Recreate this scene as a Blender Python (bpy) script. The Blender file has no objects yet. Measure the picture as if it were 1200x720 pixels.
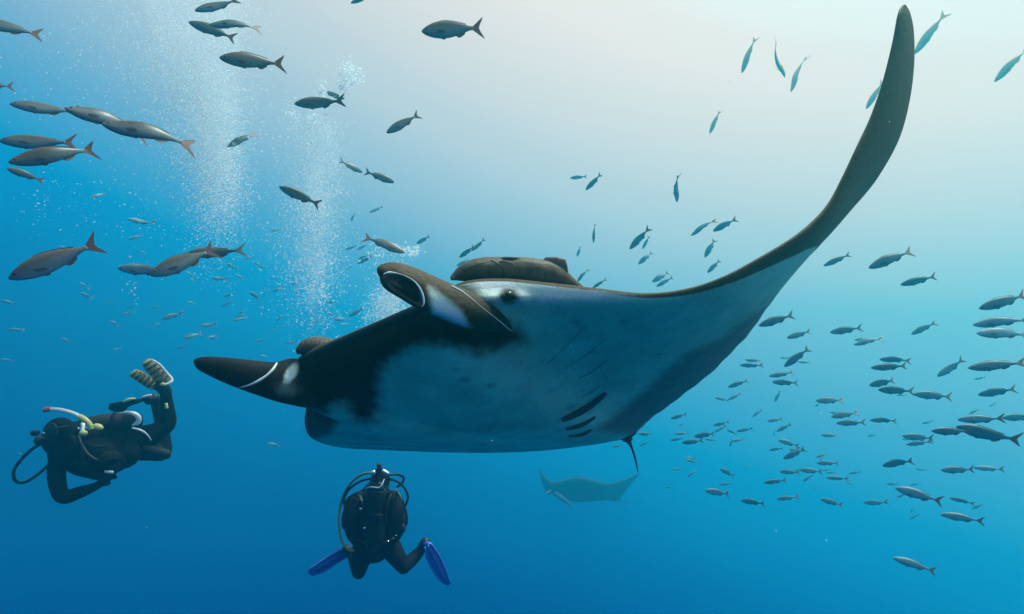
import bpy, bmesh, math, random
from mathutils import Vector, Matrix
from mathutils.bvhtree import BVHTree

random.seed(7)
SC = bpy.context.scene
COL = SC.collection
R = math.radians

# ------------------------------------------------------------------ camera
F = 715.0                       # focal length in pixels of a 1200 x 720 frame
PITCH = R(8)
cam_d = bpy.data.cameras.new('camera')
cam_d.sensor_width = 36.0
cam_d.lens = 36.0 * F / 1200.0
cam_d.clip_start = 0.05
cam_d.clip_end = 500
cam = bpy.data.objects.new('camera', cam_d)
COL.objects.link(cam)
cam.location = (0, 0, 0)
cam.rotation_euler = (R(90) + PITCH, 0, 0)
SC.camera = cam

# ------------------------------------------------------------------ the light of the open water
world = bpy.data.worlds.new('World')
SC.world = world
world.use_nodes = True
wn, wl = world.node_tree.nodes, world.node_tree.links
wn.clear()
w_out = wn.new('ShaderNodeOutputWorld')
w_bg = wn.new('ShaderNodeBackground')
w_tc = wn.new('ShaderNodeTexCoord')
w_nm = wn.new('ShaderNodeVectorMath'); w_nm.operation = 'NORMALIZE'
w_dot = wn.new('ShaderNodeVectorMath'); w_dot.operation = 'DOT_PRODUCT'
az, el = R(71), R(67)           # towards the brightest part of the surface overhead
w_dot.inputs[1].default_value = (math.sin(az) * math.cos(el), math.cos(az) * math.cos(el), math.sin(el))
w_map = wn.new('ShaderNodeMapRange')
w_map.inputs['From Min'].default_value = -1
w_map.inputs['From Max'].default_value = 1
w_ramp = wn.new('ShaderNodeValToRGB')
STOPS = [(-1.000, (0.0, 0.078, 0.235)), (-0.600, (0.0, 0.068, 0.250)), (-0.430, (0.0, 0.058, 0.258)), (-0.240, (0.0, 0.056, 0.240)), (-0.125, (0.0, 0.080, 0.295)), (-0.012, (0.0, 0.145, 0.405)), (0.060, (0.0, 0.225, 0.520)), (0.150, (0.010, 0.312, 0.615)), (0.290, (0.270, 0.460, 0.640)), (0.420, (0.560, 0.622, 0.700)), (0.500, (0.720, 0.690, 0.720)), (0.635, (0.985, 0.805, 0.770)), (0.700, (1.170, 0.885, 0.845)), (1.000, (1.300, 1.220, 1.190))]
cr = w_ramp.color_ramp
cr.interpolation = 'CARDINAL'
while len(cr.elements) < len(STOPS):
    cr.elements.new(0.5)
for e, (t, c) in zip(cr.elements, STOPS):
    e.position = (t + 1) / 2
    e.color = (*c, 1)
w_bg.inputs['Strength'].default_value = 1.0
wl.new(w_tc.outputs['Generated'], w_nm.inputs[0])
wl.new(w_nm.outputs['Vector'], w_dot.inputs[0])
wl.new(w_dot.outputs['Value'], w_map.inputs['Value'])
wl.new(w_map.outputs['Result'], w_ramp.inputs['Fac'])
wl.new(w_ramp.outputs['Color'], w_bg.inputs['Color'])
wl.new(w_bg.outputs['Background'], w_out.inputs['Surface'])

sun_d = bpy.data.lights.new('sun', 'SUN')
sun_d.energy = 4.8
sun_d.angle = R(4)              # the moving surface spreads the sun
sun_d.color = (0.96, 1.0, 0.90)
sun = bpy.data.objects.new('sun', sun_d)
COL.objects.link(sun)
SUN_AZ, SUN_EL = R(68), R(66)
to_sun = Vector((math.sin(SUN_AZ) * math.cos(SUN_EL), math.cos(SUN_AZ) * math.cos(SUN_EL), math.sin(SUN_EL)))
sun.rotation_euler = to_sun.to_track_quat('Z', 'Y').to_euler()
sun.location = (0, 0, 8)

SC.view_settings.view_transform = 'Standard'
SC.view_settings.look = 'None'
SC.view_settings.exposure = 0
SC.view_settings.gamma = 1
SC.cycles.use_denoising = True
SC.cycles.volume_bounces = 2
SC.cycles.max_bounces = 6
SC.cycles.transparent_max_bounces = 16

# ------------------------------------------------------------------ helpers
_cp, _sp = math.cos(PITCH), math.sin(PITCH)
def W(v):
    """view axes (right, forward, up) to world"""
    return Vector((v[0], v[1] * _cp - v[2] * _sp, v[1] * _sp + v[2] * _cp))
def P(x, y, d):
    """a point d metres out along the view axis, placed by measuring the photograph"""
    return W(((x - 600) / F * d, d, -(y - 360) / F * d))
def pix(p):
    f = p.y * _cp + p.z * _sp
    u = -p.y * _sp + p.z * _cp
    return 600 + F * p.x / f, 360 - F * u / f
def vray(x, y):
    return W(((x - 600) / F, 1, -(y - 360) / F)).normalized()
UPW = Vector((0, 0, 1))

def cr1(a, b, c, d, t):
    return 0.5 * ((2 * b) + (c - a) * t + (2 * a - 5 * b + 4 * c - d) * t * t + (3 * b - a - 3 * c + d) * t ** 3)
def spline(pts, n):
    """Catmull-Rom through tuples / vectors, n steps per interval"""
    out = []
    m = len(pts)
    for i in range(m - 1):
        a, b, c, d = pts[max(i - 1, 0)], pts[i], pts[i + 1], pts[min(i + 2, m - 1)]
        for k in range(n):
            t = k / n
            out.append(tuple(cr1(a[j], b[j], c[j], d[j], t) for j in range(len(b))))
    out.append(tuple(pts[-1]))
    return out

def mesh_of(name, verts, faces, mats, smooth=True, attrs=None, midx=None):
    me = bpy.data.meshes.new(name)
    me.from_pydata([tuple(v) for v in verts], [], faces)
    for m in (mats if isinstance(mats, (list, tuple)) else [mats]):
        me.materials.append(m)
    if smooth:
        me.polygons.foreach_set('use_smooth', [True] * len(me.polygons))
    if midx:
        me.polygons.foreach_set('material_index', midx)
    for k, vals in (attrs or {}).items():
        at = me.attributes.new(k, 'FLOAT', 'POINT')
        at.data.foreach_set('value', vals)
    me.update()
    return me
def link(name, data, parent=None, loc=None):
    o = bpy.data.objects.new(name, data)
    COL.objects.link(o)
    if parent: o.parent = parent
    if loc is not None: o.location = loc
    return o
def tag(o, label=None, cat=None, group=None, kind=None):
    if label: o['label'] = label
    if cat: o['category'] = cat
    if group: o['group'] = group
    if kind: o['kind'] = kind
    return o
def thing(name, loc, label, cat, group=None):
    o = link(name, None, None, loc)
    o.empty_display_size = 0.1
    return tag(o, label, cat, group)
def part(name, root, geo, mat, smooth=True, attrs=None):
    """geo = (verts, faces) in world space; stored relative to its thing's base"""
    v, f = geo
    base = root.matrix_world.translation if False else abs_loc(root)
    me = mesh_of(name, [Vector(p) - base for p in v], f, mat, smooth, attrs)
    return link(name, me, root)
def abs_loc(o):
    l = Vector(o.location)
    while o.parent:
        o = o.parent
        l += Vector(o.location)
    return l

def join(*geos):
    V, Fc = [], []
    for v, f in geos:
        o = len(V)
        V += list(v)
        Fc += [tuple(i + o for i in q) for q in f]
    return V, Fc
def tube(pts, rad, seg=8, n=6, flat=1.0, caps=True):
    """swept tube through world points; rad a number or a list per control point"""
    if not isinstance(rad, (list, tuple)): rad = [rad] * len(pts)
    cs = spline([(*p, r) for p, r in zip(pts, rad)], n)
    C = [Vector(c[:3]) for c in cs]
    V, Fc = [], []
    prev = None
    for i, c in enumerate(C):
        t = (C[min(i + 1, len(C) - 1)] - C[max(i - 1, 0)]).normalized()
        if prev is None:
            a = t.cross(Vector((0, 1, 0.3)))
            if a.length < 1e-4: a = t.cross(Vector((1, 0, 0)))
        else:
            a = prev - t * prev.dot(t)
        a.normalize(); prev = a
        b = t.cross(a)
        r = max(cs[i][3], 1e-5)
        for k in range(seg):
            an = 2 * math.pi * k / seg
            V.append(c + a * (r * math.cos(an)) + b * (r * flat * math.sin(an)))
    for i in range(len(C) - 1):
        for k in range(seg):
            k2 = (k + 1) % seg
            Fc.append((i * seg + k, i * seg + k2, (i + 1) * seg + k2, (i + 1) * seg + k))
    if caps:
        Fc.append(tuple(range(seg))[::-1])
        Fc.append(tuple((len(C) - 1) * seg + k for k in range(seg)))
    return V, Fc
def ellipsoid(c, ax, ay, az_, nu=14, nv=9):
    """ax, ay, az_ are half-axis vectors"""
    V, Fc = [], []
    for j in range(nv + 1):
        th = math.pi * j / nv
        for i in range(nu):
            ph = 2 * math.pi * i / nu
            V.append(c + ax * (math.sin(th) * math.cos(ph)) + ay * (math.sin(th) * math.sin(ph)) + az_ * math.cos(th))
    for j in range(nv):
        for i in range(nu):
            i2 = (i + 1) % nu
            Fc.append((j * nu + i, j * nu + i2, (j + 1) * nu + i2, (j + 1) * nu + i))
    return V, Fc
def ribbon(sts, n=6, seg=20, power=1.0):
    """loft of flattened sections: (top x, y, d, bottom x, y, d, thickness)"""
    cs = spline(sts, n)
    A = [P(*c[:3]) for c in cs]; B = [P(*c[3:6]) for c in cs]
    M = [(a + b) / 2 for a, b in zip(A, B)]
    V, Fc, par = [], [], []
    for i in range(len(cs)):
        t = (M[min(i + 1, len(M) - 1)] - M[max(i - 1, 0)]).normalized()
        h = (A[i] - B[i]) / 2
        nrm = h.cross(t)
        if nrm.length < 1e-6: nrm = Vector((0, -1, 0))
        nrm.normalize()
        w = max(cs[i][6], 0.002) / 2
        for k in range(seg):
            an = 2 * math.pi * k / seg
            V.append(M[i] + h * math.cos(an) + nrm * (w * math.sin(an)))
    for i in range(len(cs) - 1):
        for k in range(seg):
            k2 = (k + 1) % seg
            Fc.append((i * seg + k, i * seg + k2, (i + 1) * seg + k2, (i + 1) * seg + k))
    Fc.append(tuple(range(seg))[::-1]); Fc.append(tuple((len(cs) - 1) * seg + k for k in range(seg)))
    return V, Fc
def plate(pts, thick, nrm=None):
    """flat-ish outline of world points given a real thickness, with a softened rim"""
    c = sum(pts, Vector()) / len(pts)
    if nrm is None:
        nrm = Vector()
        for i in range(len(pts)):
            nrm += (pts[i] - c).cross(pts[(i + 1) % len(pts)] - c)
    nrm = nrm.normalized()
    n = len(pts)
    inner = [c + (p - c) * 0.86 for p in pts]
    V = [p for p in pts] + [p + nrm * thick / 2 for p in inner] + [p - nrm * thick / 2 for p in inner] + [c + nrm * thick * .6, c - nrm * thick * .6]
    Fc = []
    for i in range(n):
        j = (i + 1) % n
        Fc += [(i, j, n + j, n + i), (j, i, 2 * n + i, 2 * n + j), (n + i, n + j, 3 * n), (2 * n + j, 2 * n + i, 3 * n + 1)]
    return V, Fc
def poly_sd(x, y, poly):
    """signed distance to a polygon, positive inside"""
    inside = False; best = 1e9
    n = len(poly)
    for i in range(n):
        x1, y1 = poly[i]; x2, y2 = poly[(i + 1) % n]
        if (y1 > y) != (y2 > y) and x < (x2 - x1) * (y - y1) / (y2 - y1) + x1: inside = not inside
        dx, dy = x2 - x1, y2 - y1
        t = max(0, min(1, ((x - x1) * dx + (y - y1) * dy) / (dx * dx + dy * dy + 1e-9)))
        best = min(best, math.hypot(x - x1 - t * dx, y - y1 - t * dy))
    return best if inside else -best
def ss(a, b, x):
    t = max(0.0, min(1.0, (x - a) / (b - a)))
    return t * t * (3 - 2 * t)

# ------------------------------------------------------------------ materials
def nodemat(name):
    m = bpy.data.materials.new(name)
    m.use_nodes = True
    nt = m.node_tree
    return m, nt, nt.nodes['Principled BSDF']
def N(nt, t, **kw):
    n = nt.nodes.new(t)
    for k, v in kw.items(): setattr(n, k, v)
    return n
def simple(name, col, rough=0.5, metal=0.0, bump=0.0, scale=40, var=0.15, spec=0.5, sheen=0.0):
    m, nt, b = nodemat(name)
    tc = N(nt, 'ShaderNodeTexCoord'); nz = N(nt, 'ShaderNodeTexNoise')
    nz.inputs['Scale'].default_value = scale; nz.inputs['Detail'].default_value = 4
    nt.links.new(tc.outputs['Object'], nz.inputs['Vector'])
    hs = N(nt, 'ShaderNodeMapRange')
    hs.inputs['To Min'].default_value = 1 - var; hs.inputs['To Max'].default_value = 1 + var
    nt.links.new(nz.outputs['Fac'], hs.inputs['Value'])
    mx = N(nt, 'ShaderNodeVectorMath', operation='SCALE')
    mx.inputs[0].default_value = col
    nt.links.new(hs.outputs['Result'], mx.inputs['Scale'])
    nt.links.new(mx.outputs['Vector'], b.inputs['Base Color'])
    b.inputs['Roughness'].default_value = rough
    b.inputs['Metallic'].default_value = metal
    b.inputs['Specular IOR Level'].default_value = spec
    if bump:
        bp = N(nt, 'ShaderNodeBump'); bp.inputs['Strength'].default_value = bump; bp.inputs['Distance'].default_value = 0.01
        nt.links.new(nz.outputs['Fac'], bp.inputs['Height'])
        nt.links.new(bp.outputs['Normal'], b.inputs['Normal'])
    return m

def skin_mat(name, pale, brown, black, grey):
    """manta skin: pigment masks black / brown / grey carried by the mesh, broken up by noise"""
    m, nt, b = nodemat(name)
    L = nt.links
    tc = N(nt, 'ShaderNodeTexCoord')
    n1 = N(nt, 'ShaderNodeTexNoise'); n1.inputs['Scale'].default_value = 14; n1.inputs['Detail'].default_value = 8; n1.inputs['Roughness'].default_value = .65
    n2 = N(nt, 'ShaderNodeTexNoise'); n2.inputs['Scale'].default_value = 90; n2.inputs['Detail'].default_value = 6; n2.inputs['Roughness'].default_value = .7
    n3 = N(nt, 'ShaderNodeTexNoise'); n3.inputs['Scale'].default_value = 3.2; n3.inputs['Detail'].default_value = 9; n3.inputs['Roughness'].default_value = .62
    for n in (n1, n2, n3): L.new(tc.outputs['Object'], n.inputs['Vector'])
    def mask(attr, noise, amt, lo, hi):
        a = N(nt, 'ShaderNodeAttribute'); a.attribute_name = attr
        s = N(nt, 'ShaderNodeMath', operation='MULTIPLY_ADD')
        L.new(noise.outputs['Fac'], s.inputs[0]); s.inputs[1].default_value = amt
        L.new(a.outputs['Fac'], s.inputs[2])
        r = N(nt, 'ShaderNodeMapRange', interpolation_type='SMOOTHSTEP')
        r.inputs['From Min'].default_value = lo + amt * .5; r.inputs['From Max'].default_value = hi + amt * .5
        L.new(s.outputs[0], r.inputs['Value'])
        return r.outputs['Result']
    def mix(fac, a, bcol):
        x = N(nt, 'ShaderNodeMix', data_type='RGBA')
        L.new(fac, x.inputs['Factor'])
        if isinstance(a, tuple): x.inputs['A'].default_value = (*a, 1)
        else: L.new(a, x.inputs['A'])
        if isinstance(bcol, tuple): x.inputs['B'].default_value = (*bcol, 1)
        else: L.new(bcol, x.inputs['B'])
        return x.outputs['Result']
    # pale belly with faint blotches
    bl = N(nt, 'ShaderNodeMapRange'); bl.inputs['From Min'].default_value = .35; bl.inputs['From Max'].default_value = .7
    L.new(n3.outputs['Fac'], bl.inputs['Value'])
    c = mix(bl.outputs['Result'], tuple(x * 1.08 for x in pale), tuple(x * .62 for x in pale))
    n5 = N(nt, 'ShaderNodeTexVoronoi'); n5.inputs['Scale'].default_value = 5.0; n5.inputs['Randomness'].default_value = 1
    L.new(tc.outputs['Object'], n5.inputs['Vector'])
    spt = N(nt, 'ShaderNodeMapRange'); spt.inputs['From Min'].default_value = .16; spt.inputs['From Max'].default_value = .05; spt.inputs['To Max'].default_value = .42
    L.new(n5.outputs['Distance'], spt.inputs['Value'])
    c = mix(spt.outputs['Result'], c, grey)
    mp = N(nt, 'ShaderNodeMapping'); mp.inputs['Rotation'].default_value = (.3, .5, .9); mp.inputs['Scale'].default_value = (3, 60, 60)
    L.new(tc.outputs['Object'], mp.inputs['Vector'])
    n6 = N(nt, 'ShaderNodeTexNoise'); n6.inputs['Scale'].default_value = 1; n6.inputs['Detail'].default_value = 3
    L.new(mp.outputs['Vector'], n6.inputs['Vector'])
    scr = N(nt, 'ShaderNodeMapRange'); scr.inputs['From Min'].default_value = .62; scr.inputs['From Max'].default_value = .75; scr.inputs['To Max'].default_value = .3
    L.new(n6.outputs['Fac'], scr.inputs['Value'])
    c = mix(scr.outputs['Result'], c, tuple(x * .6 for x in pale))
    c = mix(mask('grey', n1, .5, .15, .85), c, grey)
    sp = N(nt, 'ShaderNodeMapRange'); sp.inputs['From Min'].default_value = .3; sp.inputs['From Max'].default_value = .75
    L.new(n2.outputs['Fac'], sp.inputs['Value'])
    bc = mix(sp.outputs['Result'], tuple(x * .6 for x in brown), tuple(x * 1.35 for x in brown))
    c = mix(mask('brown', n2, .55, .25, .75), c, bc)
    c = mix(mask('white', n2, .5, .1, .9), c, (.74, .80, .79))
    c = mix(mask('black', n1, .75, .15, .85), c, black)
    n4 = N(nt, 'ShaderNodeTexNoise'); n4.inputs['Scale'].default_value = 210; n4.inputs['Detail'].default_value = 2
    L.new(tc.outputs['Object'], n4.inputs['Vector'])
    sk = N(nt, 'ShaderNodeMapRange'); sk.inputs['From Min'].default_value = .66; sk.inputs['From Max'].default_value = .74; sk.inputs['To Max'].default_value = .3
    L.new(n4.outputs['Fac'], sk.inputs['Value'])
    c = mix(sk.outputs['Result'], c, (.16, .15, .13))
    L.new(c, b.inputs['Base Color'])
    b.inputs['Roughness'].default_value = .55
    b.inputs['Specular IOR Level'].default_value = .10
    hs = N(nt, 'ShaderNodeMath', operation='MULTIPLY_ADD'); hs.inputs[1].default_value = 2.2
    L.new(n1.outputs['Fac'], hs.inputs[0]); L.new(n2.outputs['Fac'], hs.inputs[2])
    bp = N(nt, 'ShaderNodeBump'); bp.inputs['Strength'].default_value = .35; bp.inputs['Distance'].default_value = .008
    L.new(hs.outputs[0], bp.inputs['Height']); L.new(bp.outputs['Normal'], b.inputs['Normal'])
    return m

M_MANTA = skin_mat('manta_skin', (.37, .70, .49), (.085, .060, .032), (.006, .006, .007), (.12, .13, .13))
M_REMORA = simple('remora_skin', (.080, .062, .040), .55, bump=.8, scale=20, var=1.0, spec=.2)
M_DARKSKIN = simple('dark_skin', (.012, .011, .010), .6, bump=.1, scale=50)
M_WHITE = simple('white_skin', (.68, .76, .73), .5, scale=60, var=.1)
M_GILL = simple('gill_opening', (.035, .05, .055), .7)
M_EYE = simple('wet_eye', (.004, .004, .005), .12)
M_TAILSKIN = simple('tail_skin', (.035, .03, .028), .6)
M_BROWNFIN = simple('brown_fin', (.05, .042, .034), .6, bump=.2)

def fish_mat(name, belly, side, back, metal, rough):
    """dark back, paler belly, silvery sides"""
    m, nt, b = nodemat(name)
    L = nt.links
    tc = N(nt, 'ShaderNodeTexCoord'); sx = N(nt, 'ShaderNodeSeparateXYZ')
    L.new(tc.outputs['Object'], sx.inputs[0])
    r = N(nt, 'ShaderNodeValToRGB')
    r.color_ramp.elements[0].position = .30; r.color_ramp.elements[0].color = (*belly, 1)
    r.color_ramp.elements[1].position = .74; r.color_ramp.elements[1].color = (*back, 1)
    e = r.color_ramp.elements.new(.52); e.color = (*side, 1)
    mr = N(nt, 'ShaderNodeMapRange'); mr.inputs['From Min'].default_value = -.13; mr.inputs['From Max'].default_value = .15
    nz = N(nt, 'ShaderNodeTexNoise'); nz.inputs['Scale'].default_value = 22; nz.inputs['Detail'].default_value = 5
    L.new(tc.outputs['Object'], nz.inputs['Vector'])
    ad = N(nt, 'ShaderNodeMath', operation='MULTIPLY_ADD'); ad.inputs[1].default_value = .05
    L.new(nz.outputs['Fac'], ad.inputs[0]); L.new(sx.outputs['Z'], ad.inputs[2])
    L.new(ad.outputs[0], mr.inputs['Value']); L.new(mr.outputs['Result'], r.inputs['Fac'])
    oi = N(nt, 'ShaderNodeObjectInfo')
    rv = N(nt, 'ShaderNodeMapRange'); rv.inputs['To Min'].default_value = .75; rv.inputs['To Max'].default_value = 1.25
    L.new(oi.outputs['Random'], rv.inputs['Value'])
    mx = N(nt, 'ShaderNodeVectorMath', operation='SCALE')
    L.new(r.outputs['Color'], mx.inputs[0]); L.new(rv.outputs['Result'], mx.inputs['Scale'])
    L.new(mx.outputs['Vector'], b.inputs['Base Color'])
    b.inputs['Roughness'].default_value = rough
    b.inputs['Metallic'].default_value = metal
    b.inputs['Specular IOR Level'].default_value = .4
    return m
def fin_mat(name, col, trans=.35):
    m, nt, b = nodemat(name)
    L = nt.links
    b.inputs['Roughness'].default_value = .5
    b.inputs['Base Color'].default_value = (*col, 1)
    t = N(nt, 'ShaderNodeBsdfTranslucent'); t.inputs['Color'].default_value = (*[min(1, c * 1.2) for c in col], 1)
    mx = N(nt, 'ShaderNodeMixShader'); mx.inputs['Fac'].default_value = trans
    out = nt.nodes['Material Output']
    L.new(b.outputs[0], mx.inputs[1]); L.new(t.outputs[0], mx.inputs[2]); L.new(mx.outputs[0], out.inputs['Surface'])
    return m
M_FISH = fish_mat('fish_skin', (.20, .245, .265), (.125, .16, .175), (.075, .07, .062), .3, .45)
M_SILV = fish_mat('silver_fish_skin', (.24, .42, .48), (.18, .325, .38), (.11, .19, .22), .3, .55)  # blue cast of the water over the school put into the skin colour
M_GLAREFIN = fin_mat('glare_fish_fin', (.85, .66, .44), .5)  # fins lightened in colour for the glare over these fish
M_SFIN = fin_mat('school_fish_fin', (.14, .22, .25), .5)  # same water blue put into the school's fin colour
M_GLARE = fish_mat('glare_fish_skin', (.95, .74, .50), (.90, .68, .45), (.74, .54, .35), 0, .6)  # veiling glare put into the skin colour, pale and warm
M_FTAIL = fin_mat('fish_tail_red', (.26, .14, .12))
M_FTAILP = fin_mat('fish_tail_pale', (.46, .42, .30))
M_FFIN = fin_mat('fish_fin', (.20, .17, .16), .5)
M_FEYE = simple('fish_eye', (.01, .01, .012), .2)

M_NEO = simple('neoprene', (.0026, .0044, .0075), .85, bump=.2, scale=60, spec=.12)
M_BCD = simple('vest_fabric', (.003, .005, .009), .8, bump=.3, scale=45, spec=.15)
M_TANK = simple('tank_black', (.006, .007, .009), .5, spec=.3)
M_CHROME = simple('chrome', (.75, .75, .75), .25, 1.0)
M_HOSE = simple('rubber_hose', (.006, .007, .009), .5, spec=.3)
M_YHOSE = simple('yellow_hose', (.13, .17, .06), .45)
M_YEL = simple('yellow_plastic', (.60, .56, .20), .45)
M_WHP = simple('white_plastic', (.78, .78, .74), .4)
M_PINK = simple('pink_tip', (.60, .07, .12), .45)
M_BLUE = simple('blue_fin_rubber', (.012, .07, .42), .45)
M_OLIVE = simple('olive_fin_rubber', (.36, .29, .09), .5)
M_RIB = simple('dark_fin_rib', (.045, .038, .02), .5)
M_GLASS = simple('mask_glass', (.02, .03, .04), .08)
M_SKIN = simple('face_skin', (.38, .22, .16), .5)

def bubble_mat():
    """thin bright skin of an air bubble: half clear, scattering the light that comes through from above"""
    m, nt, b = nodemat('air_bubble')
    L = nt.links
    nt.nodes.remove(b)
    g = N(nt, 'ShaderNodeBsdfGlossy'); g.inputs['Roughness'].default_value = .3; g.inputs['Color'].default_value = (1, 1, 1, 1)
    t = N(nt, 'ShaderNodeBsdfTranslucent'); t.inputs['Color'].default_value = (.92, .98, .975, 1)
    d = N(nt, 'ShaderNodeBsdfDiffuse'); d.inputs['Color'].default_value = (.92, .98, .975, 1)
    p = N(nt, 'ShaderNodeBsdfTransparent')
    m1 = N(nt, 'ShaderNodeMixShader'); m1.inputs['Fac'].default_value = .35
    m2 = N(nt, 'ShaderNodeMixShader'); m2.inputs['Fac'].default_value = .2
    m3 = N(nt, 'ShaderNodeMixShader'); m3.inputs['Fac'].default_value = .50
    L.new(t.outputs[0], m1.inputs[1]); L.new(d.outputs[0], m1.inputs[2])
    L.new(m1.outputs[0], m2.inputs[1]); L.new(g.outputs[0], m2.inputs[2])
    L.new(m2.outputs[0], m3.inputs[1]); L.new(p.outputs[0], m3.inputs[2])
    L.new(m3.outputs[0], nt.nodes['Material Output'].inputs['Surface'])
    return m
M_BUB = bubble_mat()

# ------------------------------------------------------------------ the water itself: one even volume round everything
def build_haze():
    x0, x1, y0, y1, z0, z1 = -28, 28, -1.5, 37, -8.5, 5.0
    V = [(x, y, z) for x in (x0, x1) for y in (y0, y1) for z in (z0, z1)]
    Fc = [(0, 1, 3, 2), (4, 6, 7, 5), (0, 4, 5, 1), (2, 3, 7, 6), (0, 2, 6, 4), (1, 5, 7, 3)]
    m = bpy.data.materials.new('sea_water'); m.use_nodes = True
    nt = m.node_tree; nt.nodes.clear()
    o = nt.nodes.new('ShaderNodeOutputMaterial'); v = nt.nodes.new('ShaderNodeVolumePrincipled')
    v.inputs['Color'].default_value = (.05, .88, .96, 1)
    v.inputs['Density'].default_value = .031
    v.inputs['Anisotropy'].default_value = .85
    nt.links.new(v.outputs[0], o.inputs['Volume'])
    h = link('haze', mesh_of('haze', V, Fc, m, smooth=False))
    tag(h, 'clear blue sea water fading everything far away', 'water', kind='stuff')
build_haze()

# ------------------------------------------------------------------ the big manta ray
S = 0.8                          # metres: the ray measures a little under five metres across
# (leading edge x, y, d, trailing edge x, y, d, belly depth, back depth, bluntness)
STN = [
    (418, 525.2, 5.60, 428, 525.8, 5.75, .005, .005, 0.0),
    (384, 520.5, 5.20, 452, 527.4, 5.80, .020, .015, 0.0),
    (364, 512, 4.60, 505, 530, 5.78, .035, .030, 0.0),
    (358, 501, 4.10, 570, 531, 5.68, .060, .050, 0.0),
    (357, 489, 3.72, 635, 528.5, 5.52, .095, .070, .15),
    (358, 474, 3.42, 695, 521.5, 5.34, .150, .100, .5),
    (345, 448, 3.20, 718, 517, 5.27, .210, .120, 1.0),
    (352, 420, 3.10, 728, 515, 5.23, .250, .130, 1.0),
    (395, 401, 2.98, 734, 513, 5.21, .275, .140, 1.0),
    (445, 380, 2.86, 738, 512, 5.20, .280, .140, 1.0),
    (495, 358, 2.75, 743, 509, 5.16, .270, .130, 1.0),
    (540, 336, 2.69, 747, 506, 5.08, .240, .130, 1.0),
    (585, 331.5, 2.70, 753, 500, 4.96, .205, .120, .8),
    (640, 335.5, 2.70, 766, 488.5, 4.78, .160, .100, .4),
    (700, 341.5, 2.66, 791, 470, 4.50, .120, .080, .2),
    (755, 346, 2.62, 820, 448, 4.28, .095, .060, .1),
    (805, 340.5, 2.59, 850, 421, 4.08, .080, .050, .05),
    (850, 325, 2.57, 875, 394, 3.86, .070, .040, 0),
    (895, 301, 2.58, 896, 366, 3.66, .060, .035, 0),
    (932, 278.5, 2.60, 913, 340, 3.46, .052, .030, 0),
    (957, 258, 2.63, 938, 310, 3.32, .046, .026, 0),
    (974, 237, 2.66, 970, 278, 3.20, .040, .022, 0),
    (988, 209, 2.69, 998, 246, 3.12, .038, .020, 0),
    (1004, 174, 2.73, 1027, 211, 3.07, .036, .020, 0),
    (1021, 137, 2.78, 1053, 165, 3.04, .034, .020, 0),
    (1035, 96, 2.83, 1066, 119, 3.02, .030, .018, 0),
    (1046, 51, 2.89, 1071.5, 74, 3.01, .024, .014, 0),
    (1052, 18, 2.93, 1071, 37, 3.00, .016, .010, 0),
    (1056, 8, 2.96, 1067, 16, 2.99, .008, .006, 0),
    (1060, 5.5, 2.97, 1063, 8.5, 2.98, .003, .003, 0),
]
NSUB, NCH = 10, 48
def loft(stn, nsub, nch, scale, camber=0.0):
    cs = spline(stn, nsub)
    LE = [P(c[0], c[1], c[2] * scale) for c in cs]
    TE = [P(c[3], c[4], c[5] * scale) for c in cs]
    n = len(cs)
    NR = []
    for i in range(n):
        a, b = max(i - 1, 0), min(i + 1, n - 1)
        sp = ((LE[b] + TE[b]) - (LE[a] + TE[a]))
        nn = (TE[i] - LE[i]).cross(sp)
        if nn.length > 1e-9: nn.normalize()
        NR.append(nn)
    for _ in range(10):
        NR = [(NR[max(i - 1, 0)] + NR[i] * 2 + NR[min(i + 1, n - 1)]).normalized() for i in range(n)]
    V, meta = [], []
    ring = 2 * nch
    for i in range(n):
        c = cs[i]
        ch = TE[i] - LE[i]
        tv, td, bl = c[6] * scale, c[7] * scale, max(0, min(1, c[8]))
        for k in range(ring):
            if k <= nch: u, side = k / nch, 1
            else: u, side = (ring - k) / nch, -1
            x = (1 - math.cos(math.pi * u)) / 2 * .5 + u * u * .5
            x = min(max(x, 0), 1)
            naca = 5 * (.2969 * math.sqrt(x) - .126 * x - .3516 * x * x + .2843 * x ** 3 - .1036 * x ** 4) * 2
            blunt = (x ** .42) * (1 - x) ** .85 / .487
            pr = max(0, naca * (1 - bl) + blunt * bl)
            if k in (0, nch): pr = 0
            h = pr * (tv if side > 0 else -td)
            rp = .0022 * scale * x ** 6 * (math.sin(i * .9) + math.sin(i * .37 + 1)) if .4 * n < i < .72 * n else 0
            V.append(LE[i] + ch * (x + .15 * rp / max(ch.length, .2)) + NR[i] * (h + rp))
            meta.append((x, side, i / nsub))
    Fc = []
    for i in range(n - 1):
        for k in range(ring):
            k2 = (k + 1) % ring
            Fc.append((i * ring + k, (i + 1) * ring + k, (i + 1) * ring + k2, i * ring + k2))
    Fc.append(tuple(range(ring))); Fc.append(tuple((n - 1) * ring + k for k in range(ring))[::-1])
    return V, Fc, meta

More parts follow.
